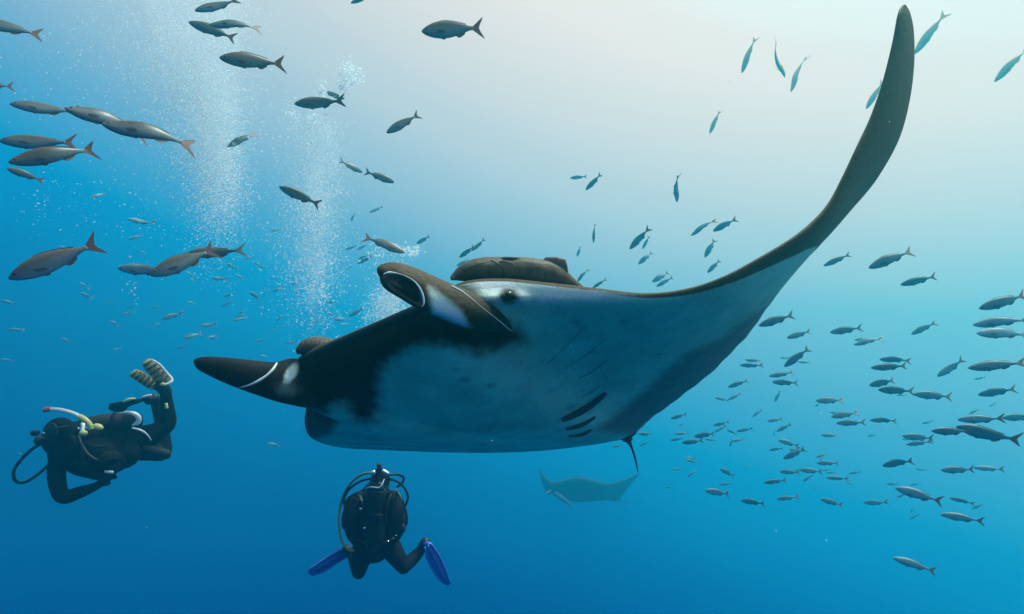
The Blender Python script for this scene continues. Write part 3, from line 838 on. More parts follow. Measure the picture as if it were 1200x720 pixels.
def diver_two():
    Z = lambda x, y, d: P(350 + x / 4.5, 530 + y / 4.5, d)
    D = 5.7
    root = thing('person', Z(400, 400, D), 'scuba diver seen from behind with black tank and blue fins, knees bent', 'diver')
    g = []
    g.append(limb([Z(400, 500, D + .12), Z(400, 400, D + .1), Z(400, 300, D + .1), Z(405, 230, D + .12)], [.15, .165, .185, .14], 18))
    g.append(limb([Z(300, 260, D + .12), Z(400, 235, D + .12), Z(500, 255, D + .12)], [.08, .10, .08], 14))
    g.append(limb([Z(408, 230, D + .14), Z(418, 185, D + .16)], [.075, .065]))
    g.append(ellipsoid(Z(430, 150, D + .2), Vector((.095, 0, 0)), Vector((0, .115, 0)), Vector((0, 0, .125)), 16, 12))
    for sx, e, w in ((-1, (255, 380), (300, 420)), (1, (548, 370), (505, 420))):
        sh = Z(400 + sx * 118, 265, D + .12)
        wr = Z(*w, D + .62)
        g.append(limb([sh, Z(*e, D + .26), wr], [.07, .056, .036]))
        g.append(hand(wr, Z(w[0] - sx * 30, w[1] - 40, D + .8) - wr, W((.9 * sx, 0, .3)).normalized(), .5))
    g.append(limb([Z(345, 500, D + .1), Z(328, 570, D + .02), Z(318, 632, D - .02)], [.11, .092, .066]))
    g.append(limb([Z(318, 632, D - .02), Z(300, 590, D + .2), Z(272, 520, D + .36)], [.066, .06, .042]))
    g.append(limb([Z(470, 480, D + .1), Z(515, 550, D + .02), Z(552, 606, D + .0)], [.11, .09, .066]))
    g.append(limb([Z(552, 606, D + .0), Z(605, 560, D + .12), Z(658, 500, D + .2)], [.066, .062, .044]))
    voxel_body('body', root, g, M_NEO)
    # vest wings and tank
    vest = part('buoyancy_vest', root, join(limb([Z(318, 240, D + .0), Z(292, 330, D - .04), Z(300, 420, D - .04), Z(345, 490, D - .02)], [.06, .085, .09, .06], 16),
                                            limb([Z(490, 235, D + .0), Z(512, 330, D - .04), Z(500, 420, D - .04), Z(450, 490, D - .02)], [.06, .085, .09, .06], 16),
                                            limb([Z(400, 480, D + .0), Z(402, 380, D - .02), Z(402, 260, D - .0)], [.14, .16, .14], 16)), M_BCD)
    for x, y, r in ((350, 402, .014), (438, 353, .010), (328, 300, .012), (365, 272, .009), (428, 248, .009), (470, 470, .010), (512, 440, .008)):
        part('buckle', vest, ellipsoid(Z(x, y, D - .19 if 300 < x < 500 else D - .13), Vector((r * 1.4, 0, 0)), Vector((0, r * .6, 0)), Vector((0, 0, r * .8))), M_CHROME)
    tk = part('air_tank', root, limb([Z(402, 470, D - .16), Z(404, 330, D - .16), Z(408, 205, D - .16), Z(410, 190, D - .16)], [.085, .09, .088, .07], 20), M_TANK)
    part('tank_neck', tk, tube([Z(410, 180, D - .16), Z(415, 130, D - .16), Z(424, 90, D - .16), Z(425, 66, D - .16)], [.045, .028, .024, .022], 12, 4), M_HOSE)
    part('valve_knob', tk, ellipsoid(Z(425, 72, D - .16), Vector((.022, 0, 0)), Vector((0, .022, 0)), Vector((0, 0, .026))), M_HOSE)
    part('first_stage', tk, tube([Z(385, 112, D - .18), Z(405, 106, D - .18)], .022, 10, 3), M_CHROME)
    part('valve_tap', tk, tube([Z(440, 96, D - .18), Z(475, 118, D - .18)], .02, 10, 3), M_CHROME)
    part('tank_shoulder', tk, tube([Z(352, 192, D - .2), Z(385, 186, D - .235), Z(425, 188, D - .245), Z(440, 170, D - .235), Z(452, 140, D - .2)], [.006, .009, .010, .008, .006], 8, 4), M_CHROME)
    part('tank_band', tk, tube([Z(352, 330, D - .15), Z(375, 333, D - .235), Z(404, 334, D - .255), Z(434, 333, D - .235), Z(458, 330, D - .15)], .012, 8, 4, flat=1.6), M_BCD)
    part('hose', root, tube([Z(385, 110, D - .17), Z(340, 116, D - .14), Z(285, 152, D - .1), Z(240, 220, D - .06), Z(216, 310, D - .04), Z(214, 400, D - .06), Z(228, 470, D - .1), Z(260, 512, D - .14), Z(292, 522, D - .16)], .0115, 8, 6), M_YHOSE)
    part('hose', root, tube([Z(385, 140, D - .17), Z(330, 152, D - .12), Z(272, 190, D - .08), Z(244, 232, D - .06), Z(238, 272, D - .05), Z(254, 302, D - .04)], .011, 8, 6), M_HOSE)
    part('hose', root, tube([Z(470, 120, D - .17), Z(520, 118, D - .12), Z(552, 132, D - .06), Z(548, 160, D - .0), Z(520, 184, D + .06)], .011, 8, 6), M_HOSE)
    part('hose', root, tube([Z(470, 140, D - .17), Z(525, 158, D - .12), Z(562, 196, D - .08), Z(576, 235, D - .06), Z(568, 270, D - .04), Z(552, 296, D - .02)], .011, 8, 6), M_HOSE)
    for (x1, y1, x2, y2, r_) in ((278, 405, 292, 455, .055), (522, 400, 508, 450, .055)):
        part('pocket', vest, limb([Z(x1, y1, D - .06), Z(x2, y2, D - .06)], [r_, r_ * .8], 12), M_BCD)
    for (x1, y1, x2, y2, x3, y3) in ((322, 228, 345, 290, 352, 372), (486, 226, 462, 290, 456, 372), (300, 455, 400, 492, 505, 452)):
        part('webbing_strap', vest, tube([Z(x1, y1, D - .10), Z(x2, y2, D - .19), Z(x3, y3, D - .16)], .011, 8, 5, flat=2.0), M_HOSE)
    part('octopus', root, join(ellipsoid(Z(540, 402, D - .08), Vector((.045, 0, 0)), Vector((0, .03, 0)), Vector((0, 0, .05)))), M_HOSE)
    part('gauge', root, limb([Z(408, 530, D - .1), Z(414, 558, D - .1)], [.026, .024], 10), M_HOSE)
    part('shoulder_strap', root, tube([Z(512, 196, D + .02), Z(530, 225, D + .0), Z(545, 262, D + .0)], [.008, .010, .006], 8, 4), M_YHOSE)
    for side in (0, 1):
        if side == 0:
            ft = limb([Z(272, 520, D + .36), Z(255, 512, D + .33)], [.05, .045], 12)
            bl = [(262, 486), (285, 520), (272, 546), (200, 590), (140, 632), (100, 648), (72, 653), (46, 636), (62, 612), (110, 576), (180, 530), (230, 500)]
            dp = lambda x, y: D + .1 + (x - 46) * .0012
            rl = [[(268, 495), (180, 538), (100, 588), (52, 622)], [(275, 538), (200, 586), (140, 626), (84, 648)], [(268, 518), (170, 570), (80, 628)]]
        else:
            ft = limb([Z(658, 497, D + .2), Z(668, 478, D + .17)], [.055, .05], 12)
            bl = [(655, 480), (672, 466), (700, 478), (728, 520), (760, 578), (785, 636), (802, 690), (792, 704), (772, 700), (738, 672), (700, 620), (672, 560)]
            dp = lambda x, y: D + .1 - (y - 466) * .0004
            rl = [[(695, 482), (740, 545), (775, 620), (798, 688)], [(664, 500), (690, 590), (735, 664), (772, 698)], [(680, 490), (730, 590), (782, 690)]]
        fn = part('swim_fin', root, ft, M_HOSE)
        part('blade', fn, plate([Z(x, y, dp(x, y)) for x, y in bl], .018), M_BLUE)
        for r_ in rl:
            part('rail', fn, tube([Z(x, y, dp(x, y) - .012) for x, y in r_], [.012] + [.009] * (len(r_) - 2) + [.005], 6, 4), M_BLUE)
    return root
diver_two()

# ------------------------------------------------------------------ fish
def fish_geo(bend, gap=1.0):
    """unit fish: snout at the origin, tail tips at x = 1, back towards +z"""
    yb = lambda x: bend * (x - .3) * abs(x - .3) * .9
    prof = [(0, .006, .004), (.02, .026, .018), (.06, .05, .032), (.12, .074, .046), (.2, .097, .056), (.3, .112, .06), (.4, .113, .058), (.5, .102, .051), (.6, .079, .04), (.7, .05, .027), (.77, .030, .016), (.82, .026, .010), (.84, .024, .006)]
    seg = 14
    V, Fc = [], []
    for x, h, w in prof:
        for k in range(seg):
            a = 2 * math.pi * k / seg
            V.append(Vector((x, yb(x) + w * math.cos(a), h * math.sin(a) * (1.0 if math.sin(a) > 0 else 1.04) + .012 * math.sin(math.pi * x))))
    for i in range(len(prof) - 1):
        for k in range(seg):
            k2 = (k + 1) % seg
            Fc.append((i * seg + k, i * seg + k2, (i + 1) * seg + k2, (i + 1) * seg + k))
    Fc.append(tuple(range(seg))[::-1]); Fc.append(tuple((len(prof) - 1) * seg + k for k in range(seg)))
    body = (V, Fc)
    def pl(pts, th, tilt=0, oy=0):
        n = len(pts)
        A = [Vector((x, yb(x) + oy + tilt * (i_ / n), z)) for i_, (x, z) in enumerate(pts)]
        c = sum(A, Vector()) / n
        VV = [p + Vector((0, th * (.25 if i_ != 0 else 1), 0)) for i_, p in enumerate(A)] + [p - Vector((0, th * (.25 if i_ != 0 else 1), 0)) for i_, p in enumerate(A)]
        FF = [tuple(range(n)), tuple(range(n, 2 * n))[::-1]] + [(i_, n + i_, n + (i_ + 1) % n, (i_ + 1) % n) for i_ in range(n)]
        return VV, FF
    up = pl([(.80, .0), (.82, .028), (.88, .068), (.95, .118), (1.0, .150), (.975, .10), (.945, .055), (.925, .012), (.92, 0)], .006)
    dn = pl([(.80, .0), (.82, -.022), (.88, -.062), (.95, -.112), (1.0, -.145), (.975, -.095), (.945, -.05), (.925, -.010), (.92, 0)], .006)
    tail = join(up, dn)
    dors = pl([(.26, .10), (.32, .130), (.40, .132), (.52, .118), (.64, .090), (.72, .066), (.71, .045), (.55, .082), (.40, .108)], .005)
    anal = pl([(.54, -.08), (.58, -.110), (.62, -.106), (.69, -.068), (.70, -.035), (.62, -.06)], .005)
    pelv = pl([(.27, -.085), (.33, -.120), (.37, -.125), (.37, -.10), (.33, -.095)], .005)
    pec = []
    for s in (1, -1):
        pts = [Vector((x_, s * y_ + yb(.26), z_)) for x_, y_, z_ in ((.245, .053, -.015), (.30, .064, -.008), (.37, .078, -.03), (.385, .080, -.055), (.33, .068, -.055), (.26, .055, -.042))]
        pec.append(plate(pts, .006))
    eyes = [ellipsoid(Vector((.075, s * .034 + yb(.075), .022)), Vector((.014, 0, 0)), Vector((0, .006, 0)), Vector((0, 0, .014)), 10, 6) for s in (1, -1)]
    return dict(body=body, tail_fin=tail, dorsal_fin=dors, anal_fin=anal, pelvic_fin=pelv, pectoral_fin=pec, eye=eyes)
FM = {}
for bi, bend in enumerate((0.0, .75, -.75, .3, -.3)):
    g = fish_geo(bend)
    for tint, tm, sk in (('red', M_FTAIL, M_FISH), ('pale', M_FTAILP, M_SILV), ('dim', M_FTAIL, M_SILV), ('tan', M_FTAILP, M_FISH), ('glare', M_GLAREFIN, M_GLARE)):
        fm = M_FFIN if sk is M_FISH else M_SFIN if sk is M_SILV else M_GLAREFIN
        parts = [('body', mesh_of('fish_body', *g['body'], sk)), ('tail_fin', mesh_of('fish_tail', *g['tail_fin'], tm, False)), ('dorsal_fin', mesh_of('fish_dorsal', *g['dorsal_fin'], fm, False)),
                 ('anal_fin', mesh_of('fish_anal', *g['anal_fin'], fm, False)), ('pelvic_fin', mesh_of('fish_pelvic', *g['pelvic_fin'], fm, False))]
        parts += [('pectoral_fin', mesh_of('fish_pectoral', *p_, fm, False)) for p_ in g['pectoral_fin']] + [('eye', mesh_of('fish_eye', *p_, M_FEYE)) for p_ in g['eye']]
        j = join(g['body'], g['tail_fin'], g['dorsal_fin'], g['anal_fin'], g['pelvic_fin'], *g['pectoral_fin'])
        nb_, nt_ = len(g['body'][1]), len(g['tail_fin'][1])
        me = mesh_of('small_fish', *j, [sk, tm, fm], True, None, [0] * nb_ + [1] * nt_ + [2] * (len(j[1]) - nb_ - nt_))
        FM[(bi, tint)] = (parts, me)

def fish(hx, hy, tx, ty, label, group=None, L=.27, yaw=None, roll=None, tint='red', bend=None, depth=None, hgt=None):
    rnd = random.random
    ln = math.hypot(tx - hx, ty - hy)
    if yaw is None: yaw = (rnd() - .5) * .6
    yaw = math.asin(max(-.85, min(.85, yaw)))
    ra, rb = vray(hx, hy), vray(tx, ty)
    rho = L * math.cos(yaw) / max((rb - ra).length, 1e-4) if depth is None else depth / ra.dot(W((0, 1, 0)))
    A = ra * rho
    B = rb * (rho + L * math.sin(yaw))
    X = (B - A)
    Ls = X.length; X.normalize()
    up = UPW - X * UPW.dot(X)
    if up.length < .25: up = W((1, 0, 0)) - X * W((1, 0, 0)).dot(X)
    up.normalize()
    Y = up.cross(X).normalized(); Zv = X.cross(Y)
    if roll is None: roll = (rnd() - .5) * .7
    Y2 = Y * math.cos(roll) + Zv * math.sin(roll); Z2 = X.cross(Y2)
    if hgt is None: hgt = .90 + rnd() * .24
    M = Matrix(((X.x * Ls, Y2.x * Ls, Z2.x * Ls * hgt, A.x), (X.y * Ls, Y2.y * Ls, Z2.y * Ls * hgt, A.y), (X.z * Ls, Y2.z * Ls, Z2.z * Ls * hgt, A.z), (0, 0, 0, 1)))
    if bend is None: bend = random.choice((0, 1, 2, 3, 4))
    parts, me = FM[(bend, tint)]
    if ln >= 34:
        o = link('fish', None); o.empty_display_size = .1
        o.matrix_world = M
        for nm, pm in parts: link(nm, pm, o)
    else:
        o = link('fish', me); o.matrix_world = M
    return tag(o, label, 'fish', group)

UL = 'fish passing above the divers in the bubbles'
BIG = [
    (-38, 22, 51, 42, 'grey fish swimming highest on the open side of the bubble cloud', {}),
    (228, 12, 281, 4, 'topmost fish of the three bunched together in the pale bubble cloud', {}),
    (246, 32, 301, 22, 'darkest fish of the three bunched together in the pale bubble cloud', dict(depth=3.4)),
    (221, 26, 277, 46, 'pale fish half hidden behind the darkest of three bunched fish', dict(depth=3.9)),
    (257, 68, 335, 76, 'lone grey fish with pale back just under the bunch of three fish', {}),
    (-36, 98, 17, 102, 'fish with forked tail between the highest grey fish and the nose to tail pair', {}),
    (11, 121, 93, 136, 'slim fish whose tail touches the nose of the next fish', dict(depth=2.6)),
    (75, 130, 178, 148, 'brown backed fish with purple tail swimming nose to tail after another', dict(yaw=.1)),
    (120, 149, 228, 158, 'bluish fish with curved body and red tail below the brown backed fish', dict(yaw=-.1, bend=1)),
    (-2, 164, 92, 172, 'slim fish just above the large fish with pinkish tail', dict(depth=2.7)),
    (10, 192, 117, 170, 'large fish with pinkish tail and pale cheek above the lone dark fish', dict(yaw=.1, roll=.1)),
    (8, 198, 52, 212, 'fish mostly hidden beneath the large fish with pinkish tail', dict(depth=3.3)),
    (267, 173, 299, 153, 'small dark fish hanging tail up in the bubble plume', {}),
    (10, 327, 119, 284, 'large dark fish with purple tail swimming alone over the diver with the snorkel', dict(yaw=.05, roll=.1, bend=0)),
    (137, 314, 200, 320, 'pale silvery fish leading a chain of three fish', dict(depth=2.9, tint='dim')),
    (176, 323, 254, 292, 'dark middle fish in a chain of three', dict(depth=2.6)),
    (219, 297, 284, 296, 'fish with cream coloured tail at the back of a chain of three', dict(tint='tan', yaw=.2)),
    (411, 4, 442, -9, 'small fish swimming well above the burst of large bubbles', {}),
    (494, 37, 567, 33, 'deep bodied fish with orange tail alone in open pale water', dict(yaw=0, roll=0, bend=0, hgt=1.32)),
    (345, 121, 403, 122, 'green grey fish swimming across a burst of large bubbles', dict(yaw=.1)),
    (404, 116, 375, 106, 'fish half hidden behind the green grey fish in the bubble burst', {}),
    (453, 156, 492, 134, 'dark fish tilted tail up beside the bubble burst', dict(yaw=.1, hgt=1.25)),
    (327, 219, 376, 241, 'grey fish heading up and away along the bubble column', dict(yaw=.1)),
    (425, 202, 396, 189, 'pale fish just ahead of another over the cephalic fin', {}),
    (462, 214, 427, 201, 'silver fish following a pale one over the rolled cephalic fin', {}),
    (474, 297, 426, 275, 'brownish fish diving into the bubbles over the rolled cephalic fin', dict(yaw=.1)),
    (795, 237, 787, 205, 'single fish hanging head down over the dip of the raised wing', dict(tint='dim', L=0.33, bend=1)),
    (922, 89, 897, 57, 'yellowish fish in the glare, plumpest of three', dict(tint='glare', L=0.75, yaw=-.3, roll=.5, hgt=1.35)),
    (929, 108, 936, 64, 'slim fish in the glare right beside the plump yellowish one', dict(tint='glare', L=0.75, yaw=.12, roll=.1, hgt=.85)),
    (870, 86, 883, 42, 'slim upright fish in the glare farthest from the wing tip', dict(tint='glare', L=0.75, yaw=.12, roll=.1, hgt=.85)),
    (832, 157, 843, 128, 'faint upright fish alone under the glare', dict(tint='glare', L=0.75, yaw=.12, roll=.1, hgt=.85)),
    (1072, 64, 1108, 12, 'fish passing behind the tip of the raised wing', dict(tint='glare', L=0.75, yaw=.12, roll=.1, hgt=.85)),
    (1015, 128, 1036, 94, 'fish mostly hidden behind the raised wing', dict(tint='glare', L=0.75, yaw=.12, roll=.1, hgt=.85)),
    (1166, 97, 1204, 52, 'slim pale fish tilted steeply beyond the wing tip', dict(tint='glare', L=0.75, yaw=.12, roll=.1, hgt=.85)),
    (1018, 315, 1071, 291, 'largest fish with pale tail just outside the raised wing', dict(L=0.33, tint='pale', yaw=.1)),
    (1055, 334, 1099, 324, 'fish with bright side spot below the pale tailed fish outside the wing', dict(L=0.33, tint='pale')),
    (1146, 362, 1210, 345, 'uppermost of three fish stacked at the edge of the school', dict(L=0.33, tint='pale')),
    (1141, 382, 1206, 371, 'middle one of three fish stacked at the edge of the school', dict(L=0.33, tint='pale')),
    (1144, 392, 1210, 388, 'lowest and darkest of three fish stacked at the edge of the school', dict(L=0.33, tint='pale', yaw=.1)),
    (1134, 432, 1205, 424, 'long fish with pale tail under the stack of three', dict(L=0.33, tint='pale', yaw=.1)),
    (1070, 462, 1118, 466, 'dark fish with curled cream tail inside the school', dict(L=0.33, tint='pale', bend=1, yaw=.1)),
    (1122, 492, 1178, 491, 'dark fish followed closely by another at the edge of the school', dict(tint='dim', L=0.33, yaw=.1)),
    (1174, 490, 1216, 489, 'fish following closely on a dark one at the edge of the school', dict(tint='dim', L=0.33)),
    (1121, 499, 1196, 522, 'fish with curved back and white flank streak crossing in front of others', dict(tint='dim', L=0.33, yaw=-.05, bend=1)),
    (1091, 505, 1140, 507, 'fish partly hidden behind the one with the curved back', dict(tint='dim', depth=3.6)),
    (1049, 572, 1106, 589, 'dark fish slanting nose up at the bottom of the school', dict(tint='dim', L=0.33, yaw=.05)),
    (1046, 654, 1099, 670, 'lowest fish of all, dark and alone in deep blue water', dict(tint='dim', L=0.33, yaw=.05)),
    (1102, 603, 1153, 611, 'slim fish swimming by itself under the school', dict(tint='dim', L=0.33, yaw=.2)),
    (694, 338, 711, 327, 'small dark fish touching the edge of the wing behind the remora', {}),
]
for hx, hy, tx, ty, lb, kw in BIG:
    fish(hx, hy, tx, ty, lb, None, **kw)

SG = [
    ('faint little fish far off behind the bubbles', 'far fish behind the bubble plumes', 'dim',
     [(105, 232, 125, 226), (149, 256, 181, 265), (150, 281, 168, 275), (68, 289, 82, 292), (0, 352, 19, 357), (433, 249, 449, 243), (488, 286, 504, 277), (419, 309, 437, 301), (420, 304, 433, 298),
      (317, 271, 331, 268), (319, 342, 333, 337), (340, 335, 352, 328), (405, 293, 418, 288), (411, 260, 416, 250), (248, 326, 266, 328), (390, 375, 410, 373), (409, 371, 426, 362), (360, 382, 371, 375),
      (399, 381, 411, 379), (364, 367, 373, 375), (262, 348, 275, 344), (279, 369, 289, 363), (305, 417, 315, 418), (215, 397, 237, 390), (219, 354, 230, 356), (265, 309, 278, 316), (285, 305, 297, 300),
      (335, 402, 349, 401), (298, 401, 311, 398), (234, 382, 255, 381), (190, 374, 214, 367), (207, 410, 219, 404), (72, 396, 84, 404), (0, 421, 17, 424), (128, 376, 141, 383), (276, 322, 287, 328), (273, 376, 290, 372), (313, 520, 329, 523)]),
    ('little silver fish near the diver with the snorkel', 'bright little fish by the diver', 'pale',
     [(93, 331, 105, 338), (93, 343, 109, 350), (292, 342, 306, 352), (9, 386, 28, 387)]),
    ('small fish over the remora', 'fish over the remora', 'red', [(538, 302, 557, 289), (552, 294, 569, 282), (535, 312, 549, 304), (676, 301, 681, 289), (677, 331, 687, 314), (696, 285, 695, 262)]),
    ('small grey fish over the dip of the wing', 'fish over the manta wing', 'dim',
     [(668, 209, 688, 207), (686, 223, 706, 204), (811, 277, 834, 254), (836, 271, 862, 257), (826, 302, 838, 280), (738, 292, 761, 268), (753, 292, 761, 277), (748, 310, 765, 295), (829, 320, 844, 305), (764, 331, 785, 318), (769, 336, 789, 325)]),
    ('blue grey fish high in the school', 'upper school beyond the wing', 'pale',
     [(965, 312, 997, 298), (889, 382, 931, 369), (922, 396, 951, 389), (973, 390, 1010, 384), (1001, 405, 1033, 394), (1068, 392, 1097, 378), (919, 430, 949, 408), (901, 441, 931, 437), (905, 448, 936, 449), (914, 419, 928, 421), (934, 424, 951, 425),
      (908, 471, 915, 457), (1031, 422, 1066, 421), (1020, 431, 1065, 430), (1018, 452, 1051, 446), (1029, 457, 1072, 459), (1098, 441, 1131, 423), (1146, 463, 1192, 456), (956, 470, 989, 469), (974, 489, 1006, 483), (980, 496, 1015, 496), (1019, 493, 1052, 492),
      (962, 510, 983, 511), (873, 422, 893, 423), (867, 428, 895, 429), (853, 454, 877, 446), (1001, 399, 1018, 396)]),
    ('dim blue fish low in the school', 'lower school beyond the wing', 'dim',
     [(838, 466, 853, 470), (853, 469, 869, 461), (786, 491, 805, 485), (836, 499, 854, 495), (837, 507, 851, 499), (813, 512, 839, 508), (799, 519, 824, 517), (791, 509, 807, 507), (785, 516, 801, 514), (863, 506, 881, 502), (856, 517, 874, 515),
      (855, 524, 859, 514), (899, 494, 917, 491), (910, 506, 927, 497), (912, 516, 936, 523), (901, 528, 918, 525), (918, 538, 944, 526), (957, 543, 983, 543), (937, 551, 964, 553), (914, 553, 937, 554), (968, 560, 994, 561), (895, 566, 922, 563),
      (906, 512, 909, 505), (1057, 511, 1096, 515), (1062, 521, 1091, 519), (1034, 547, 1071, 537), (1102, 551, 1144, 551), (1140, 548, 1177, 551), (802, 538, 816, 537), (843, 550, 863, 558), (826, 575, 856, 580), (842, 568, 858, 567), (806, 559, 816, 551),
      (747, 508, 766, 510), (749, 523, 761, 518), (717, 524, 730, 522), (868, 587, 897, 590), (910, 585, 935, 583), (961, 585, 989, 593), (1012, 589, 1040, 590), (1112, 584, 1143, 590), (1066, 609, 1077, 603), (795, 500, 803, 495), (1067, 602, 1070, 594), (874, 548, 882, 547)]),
]
RF = random.Random(11)
def faint(n, x0, x1, y0, y1, keep):
    out = []
    while len(out) < n:
        x, y, l, a = RF.uniform(x0, x1), RF.uniform(y0, y1), RF.uniform(9, 15), RF.gauss(-.15, .35)
        if keep(x, y): out.append((x, y, x + l * math.cos(a), y + l * math.sin(a)))
    return out
SG[0][3].extend(faint(30, 120, 430, 290, 415, lambda x, y: y < 400 - (x - 230) * .12))
SG[5][3].extend(faint(34, 770, 1180, 430, 600, lambda x, y: y > 545 - (x - 740) * .75 and y > 380))
for lb, gp, tint, L_ in SG:
    mids = [((q[0] + q[2]) / 2, (q[1] + q[3]) / 2) for q in L_]
    for q, (mx_, my_) in zip(L_, mids):
        ang = math.degrees(math.atan2(q[3] - q[1], abs(q[2] - q[0])))
        near = sorted(math.hypot(a_ - mx_, b_ - my_) for a_, b_ in mids)[1]
        pose = ('hanging head down' if ang < -38 else 'slanting nose down' if ang < -17 else 'slanting nose up' if ang > 12 else 'swimming level')
        comp = 'touching its neighbour' if near < 13 else 'close to another' if near < 22 else 'on its own'
        w_, rest = lb.split(' fish ', 1)
        ln_ = math.hypot(q[2] - q[0], q[3] - q[1])
        w_ = ('tiny ' if ln_ < 14 else 'small ' if ln_ < 24 else 'middling ') + w_.replace('small ', '').replace('little ', '')
        fish(*q, '%s fish %s %s %s' % (w_, pose, comp, rest), gp, tint=tint, L=.33)

# ------------------------------------------------------------------ bubbles of the divers' breath
ICO_V, ICO_F = None, None
def unit_ball():
    bm = bmesh.new(); bmesh.ops.create_icosphere(bm, subdivisions=1, radius=1)
    v = [Vector(x.co) for x in bm.verts]; f = [tuple(x.index for x in q.verts) for q in bm.faces]
    bm.free(); return v, f
UB, UF = unit_ball()
OB = [Vector(v) for v in ((1, 0, 0), (-1, 0, 0), (0, 1, 0), (0, -1, 0), (0, 0, 1), (0, 0, -1))]
OF = [(0, 2, 4), (2, 1, 4), (1, 3, 4), (3, 0, 4), (2, 0, 5), (1, 2, 5), (3, 1, 5), (0, 3, 5)]
def plume(label, blobs):
    """blobs: (x, y, spread x, spread y, depth, spread d, count, min r, max r)"""
    V, Fc = [], []
    for (x, y, sx, sy, d, sd, n, r0, r1) in blobs:
        for _ in range(n):
            px = random.gauss(x, sx); py = random.gauss(y, sy)
            c = P(px, py, max(2.5, random.gauss(d, sd)))
            if pix(c)[1] < -60: continue
            r = r0 + (r1 - r0) * random.random() ** (3 if r1 > .0059 else 1.5)
            fl = .6 + .35 * random.random()
            tilt = (random.random() - .5) * .8
            o = len(V)
            ct, st = math.cos(tilt), math.sin(tilt)
            ub, uf = (OB, OF) if r < .0059 and r1 < .0059 else (UB, UF)
            for u in ub:
                w_ = Vector((u.x * r, u.y * r, u.z * r * fl))
                V.append(c + Vector((w_.x * ct - w_.z * st, w_.y, w_.x * st + w_.z * ct)))
            Fc += [tuple(i + o for i in q) for q in uf]
    o = link('bubble_plume', mesh_of('bubble_plume', V, Fc, M_BUB))
    tag(o, label, 'bubbles', kind='stuff')
plume('wide pale cloud of rising air bubbles over the diver with the snorkel',
      [(262, 215, 17, 36, 5.6, .3, 2300, .0022, .010), (242, 150, 26, 42, 5.6, .3, 3600, .0022, .010), (222, 80, 38, 45, 5.6, .4, 3800, .0022, .010), (225, 10, 50, 40, 5.6, .4, 3000, .0022, .009),
       (256, 190, 19, 48, 5.6, .3, 11000, .0026, .0058), (240, 110, 26, 45, 5.6, .3, 10000, .0026, .0058), (225, 30, 42, 50, 5.6, .4, 9000, .0026, .0058), *[(random.gauss(235, 28), random.uniform(-10, 240), 6, 7, 5.6, .1, 26, .004, .013) for _ in range(34)], (120, 60, 80, 60, 5.6, .5, 1100, .002, .008), (60, 232, 22, 18, 5.6, .4, 50, .003, .009), (156, 336, 5, 13, 5.3, .1, 18, .004, .012), (150, 235, 60, 40, 5.6, .5, 300, .002, .008), (255, 270, 25, 25, 5.6, .3, 220, .002, .009)])
plume('tall column of air bubbles rising between the divers with a bright burst on top',
      [(362, 330, 22, 30, 6.0, .3, 900, .0022, .010), (365, 270, 20, 40, 6.0, .3, 1500, .0022, .010), (378, 200, 15, 42, 6.0, .3, 1500, .0022, .010), (362, 145, 24, 16, 6.0, .25, 600, .0022, .011),
       (370, 250, 19, 62, 6.0, .3, 9000, .0026, .0058), (412, 85, 7, 8, 5.8, .15, 260, .005, .022), (401, 102, 4, 7, 5.8, .1, 110, .005, .020), (366, 142, 8, 6, 5.8, .1, 90, .005, .020), (341, 134, 3, 4, 5.8, .1, 16, .005, .016), (377, 103, 3.5, 5, 5.8, .1, 60, .005, .020), *[(random.gauss(370, 16), random.uniform(140, 350), 5, 6, 6.0, .1, 24, .004, .013) for _ in range(24)], (340, 230, 30, 60, 6.0, .4, 900, .002, .008), (378, 372, 16, 14, 6.0, .3, 70, .002, .008)])
plume('bright burst of air bubbles behind the rolled cephalic fin',
      [(459, 354, 12, 14, 5.9, .2, 900, .0025, .011), (448, 375, 12, 10, 5.9, .2, 420, .0025, .011), (456, 356, 12, 15, 5.9, .2, 3000, .0026, .0058), (480, 295, 8, 4, 5.9, .15, 150, .005, .017), (440, 296, 8, 7, 5.9, .15, 60, .004, .013), (454, 310, 14, 14, 5.9, .2, 240, .0025, .009), (430, 382, 4, 8, 5.9, .15, 70, .0025, .010)])

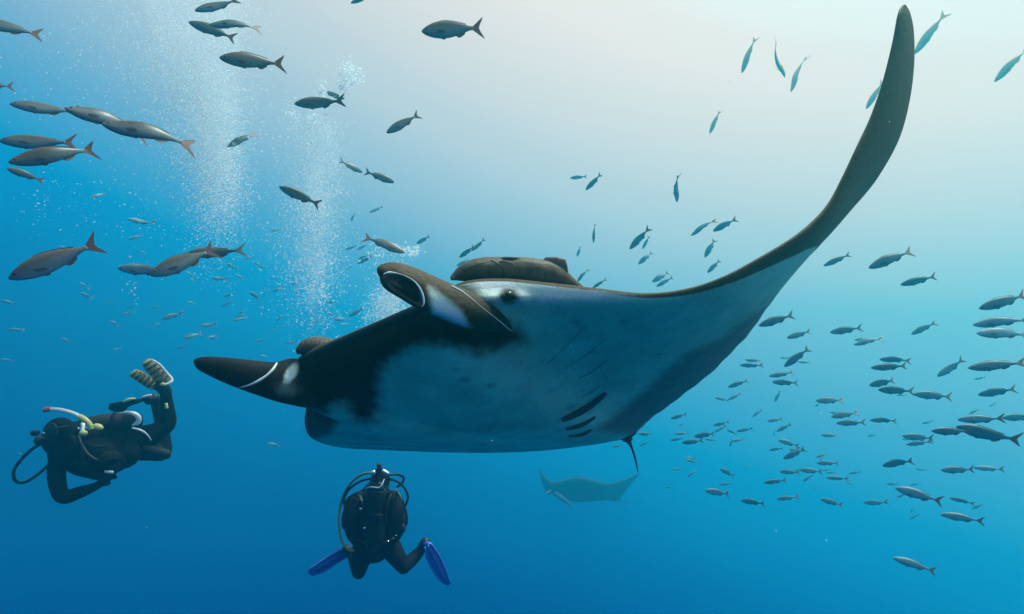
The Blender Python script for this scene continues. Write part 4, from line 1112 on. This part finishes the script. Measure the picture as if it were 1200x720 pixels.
def mist(label, pts, dens):
    m = bpy.data.materials.new('micro_bubbles'); m.use_nodes = True
    nt = m.node_tree; nt.nodes.clear()
    o = nt.nodes.new('ShaderNodeOutputMaterial'); v = nt.nodes.new('ShaderNodeVolumePrincipled')
    tc = nt.nodes.new('ShaderNodeTexCoord'); nz = nt.nodes.new('ShaderNodeTexNoise'); mr = nt.nodes.new('ShaderNodeMapRange')
    nz.inputs['Scale'].default_value = 3.5; nz.inputs['Detail'].default_value = 4; nz.inputs['Distortion'].default_value = .6
    mr.inputs['From Min'].default_value = .36; mr.inputs['From Max'].default_value = .70; mr.inputs['To Max'].default_value = dens
    nt.links.new(tc.outputs['Object'], nz.inputs['Vector']); nt.links.new(nz.outputs['Fac'], mr.inputs['Value'])
    nt.links.new(mr.outputs['Result'], v.inputs['Density'])
    v.inputs['Color'].default_value = (.95, .985, .985, 1)
    v.inputs['Anisotropy'].default_value = .5
    nt.links.new(v.outputs[0], o.inputs['Volume'])
    P3 = [P(x, y, d) for x, y, d, r in pts]
    h = link('bubble_mist', mesh_of('bubble_mist', *tube(P3, [r for *_, r in pts], 20, 6), m))
    tag(h, label, 'bubbles', kind='stuff')
mist('milky core of the wide bubble cloud over the diver with the snorkel', [(268, 268, 5.6, .02), (264, 235, 5.6, .13), (255, 185, 5.6, .20), (243, 125, 5.6, .28), (232, 60, 5.6, .36), (226, 0, 5.6, .42), (224, -40, 5.6, .40), (222, -75, 5.6, .2)], 1.1)
mist('milky core of the tall bubble column between the divers', [(366, 372, 6, .02), (364, 335, 6, .14), (366, 280, 6, .17), (376, 220, 6, .16), (378, 170, 6, .14), (372, 130, 6, .03)], 1.3)
def drifting_specks():
    rs = random.Random(5)
    V, Fc = [], []
    for _ in range(420):
        c = P(rs.uniform(-20, 1220), rs.uniform(-20, 740), rs.uniform(1.2, 9))
        r = rs.uniform(.0007, .0020)
        o = len(V)
        V += [c + u * (r * rs.uniform(.6, 1.3)) for u in OB]
        Fc += [tuple(i + o for i in q) for q in OF]
    o = link('drifting_plankton', mesh_of('drifting_plankton', V, Fc, M_BUB))
    tag(o, 'pale specks of plankton drifting in the water', 'plankton', kind='stuff')
drifting_specks()
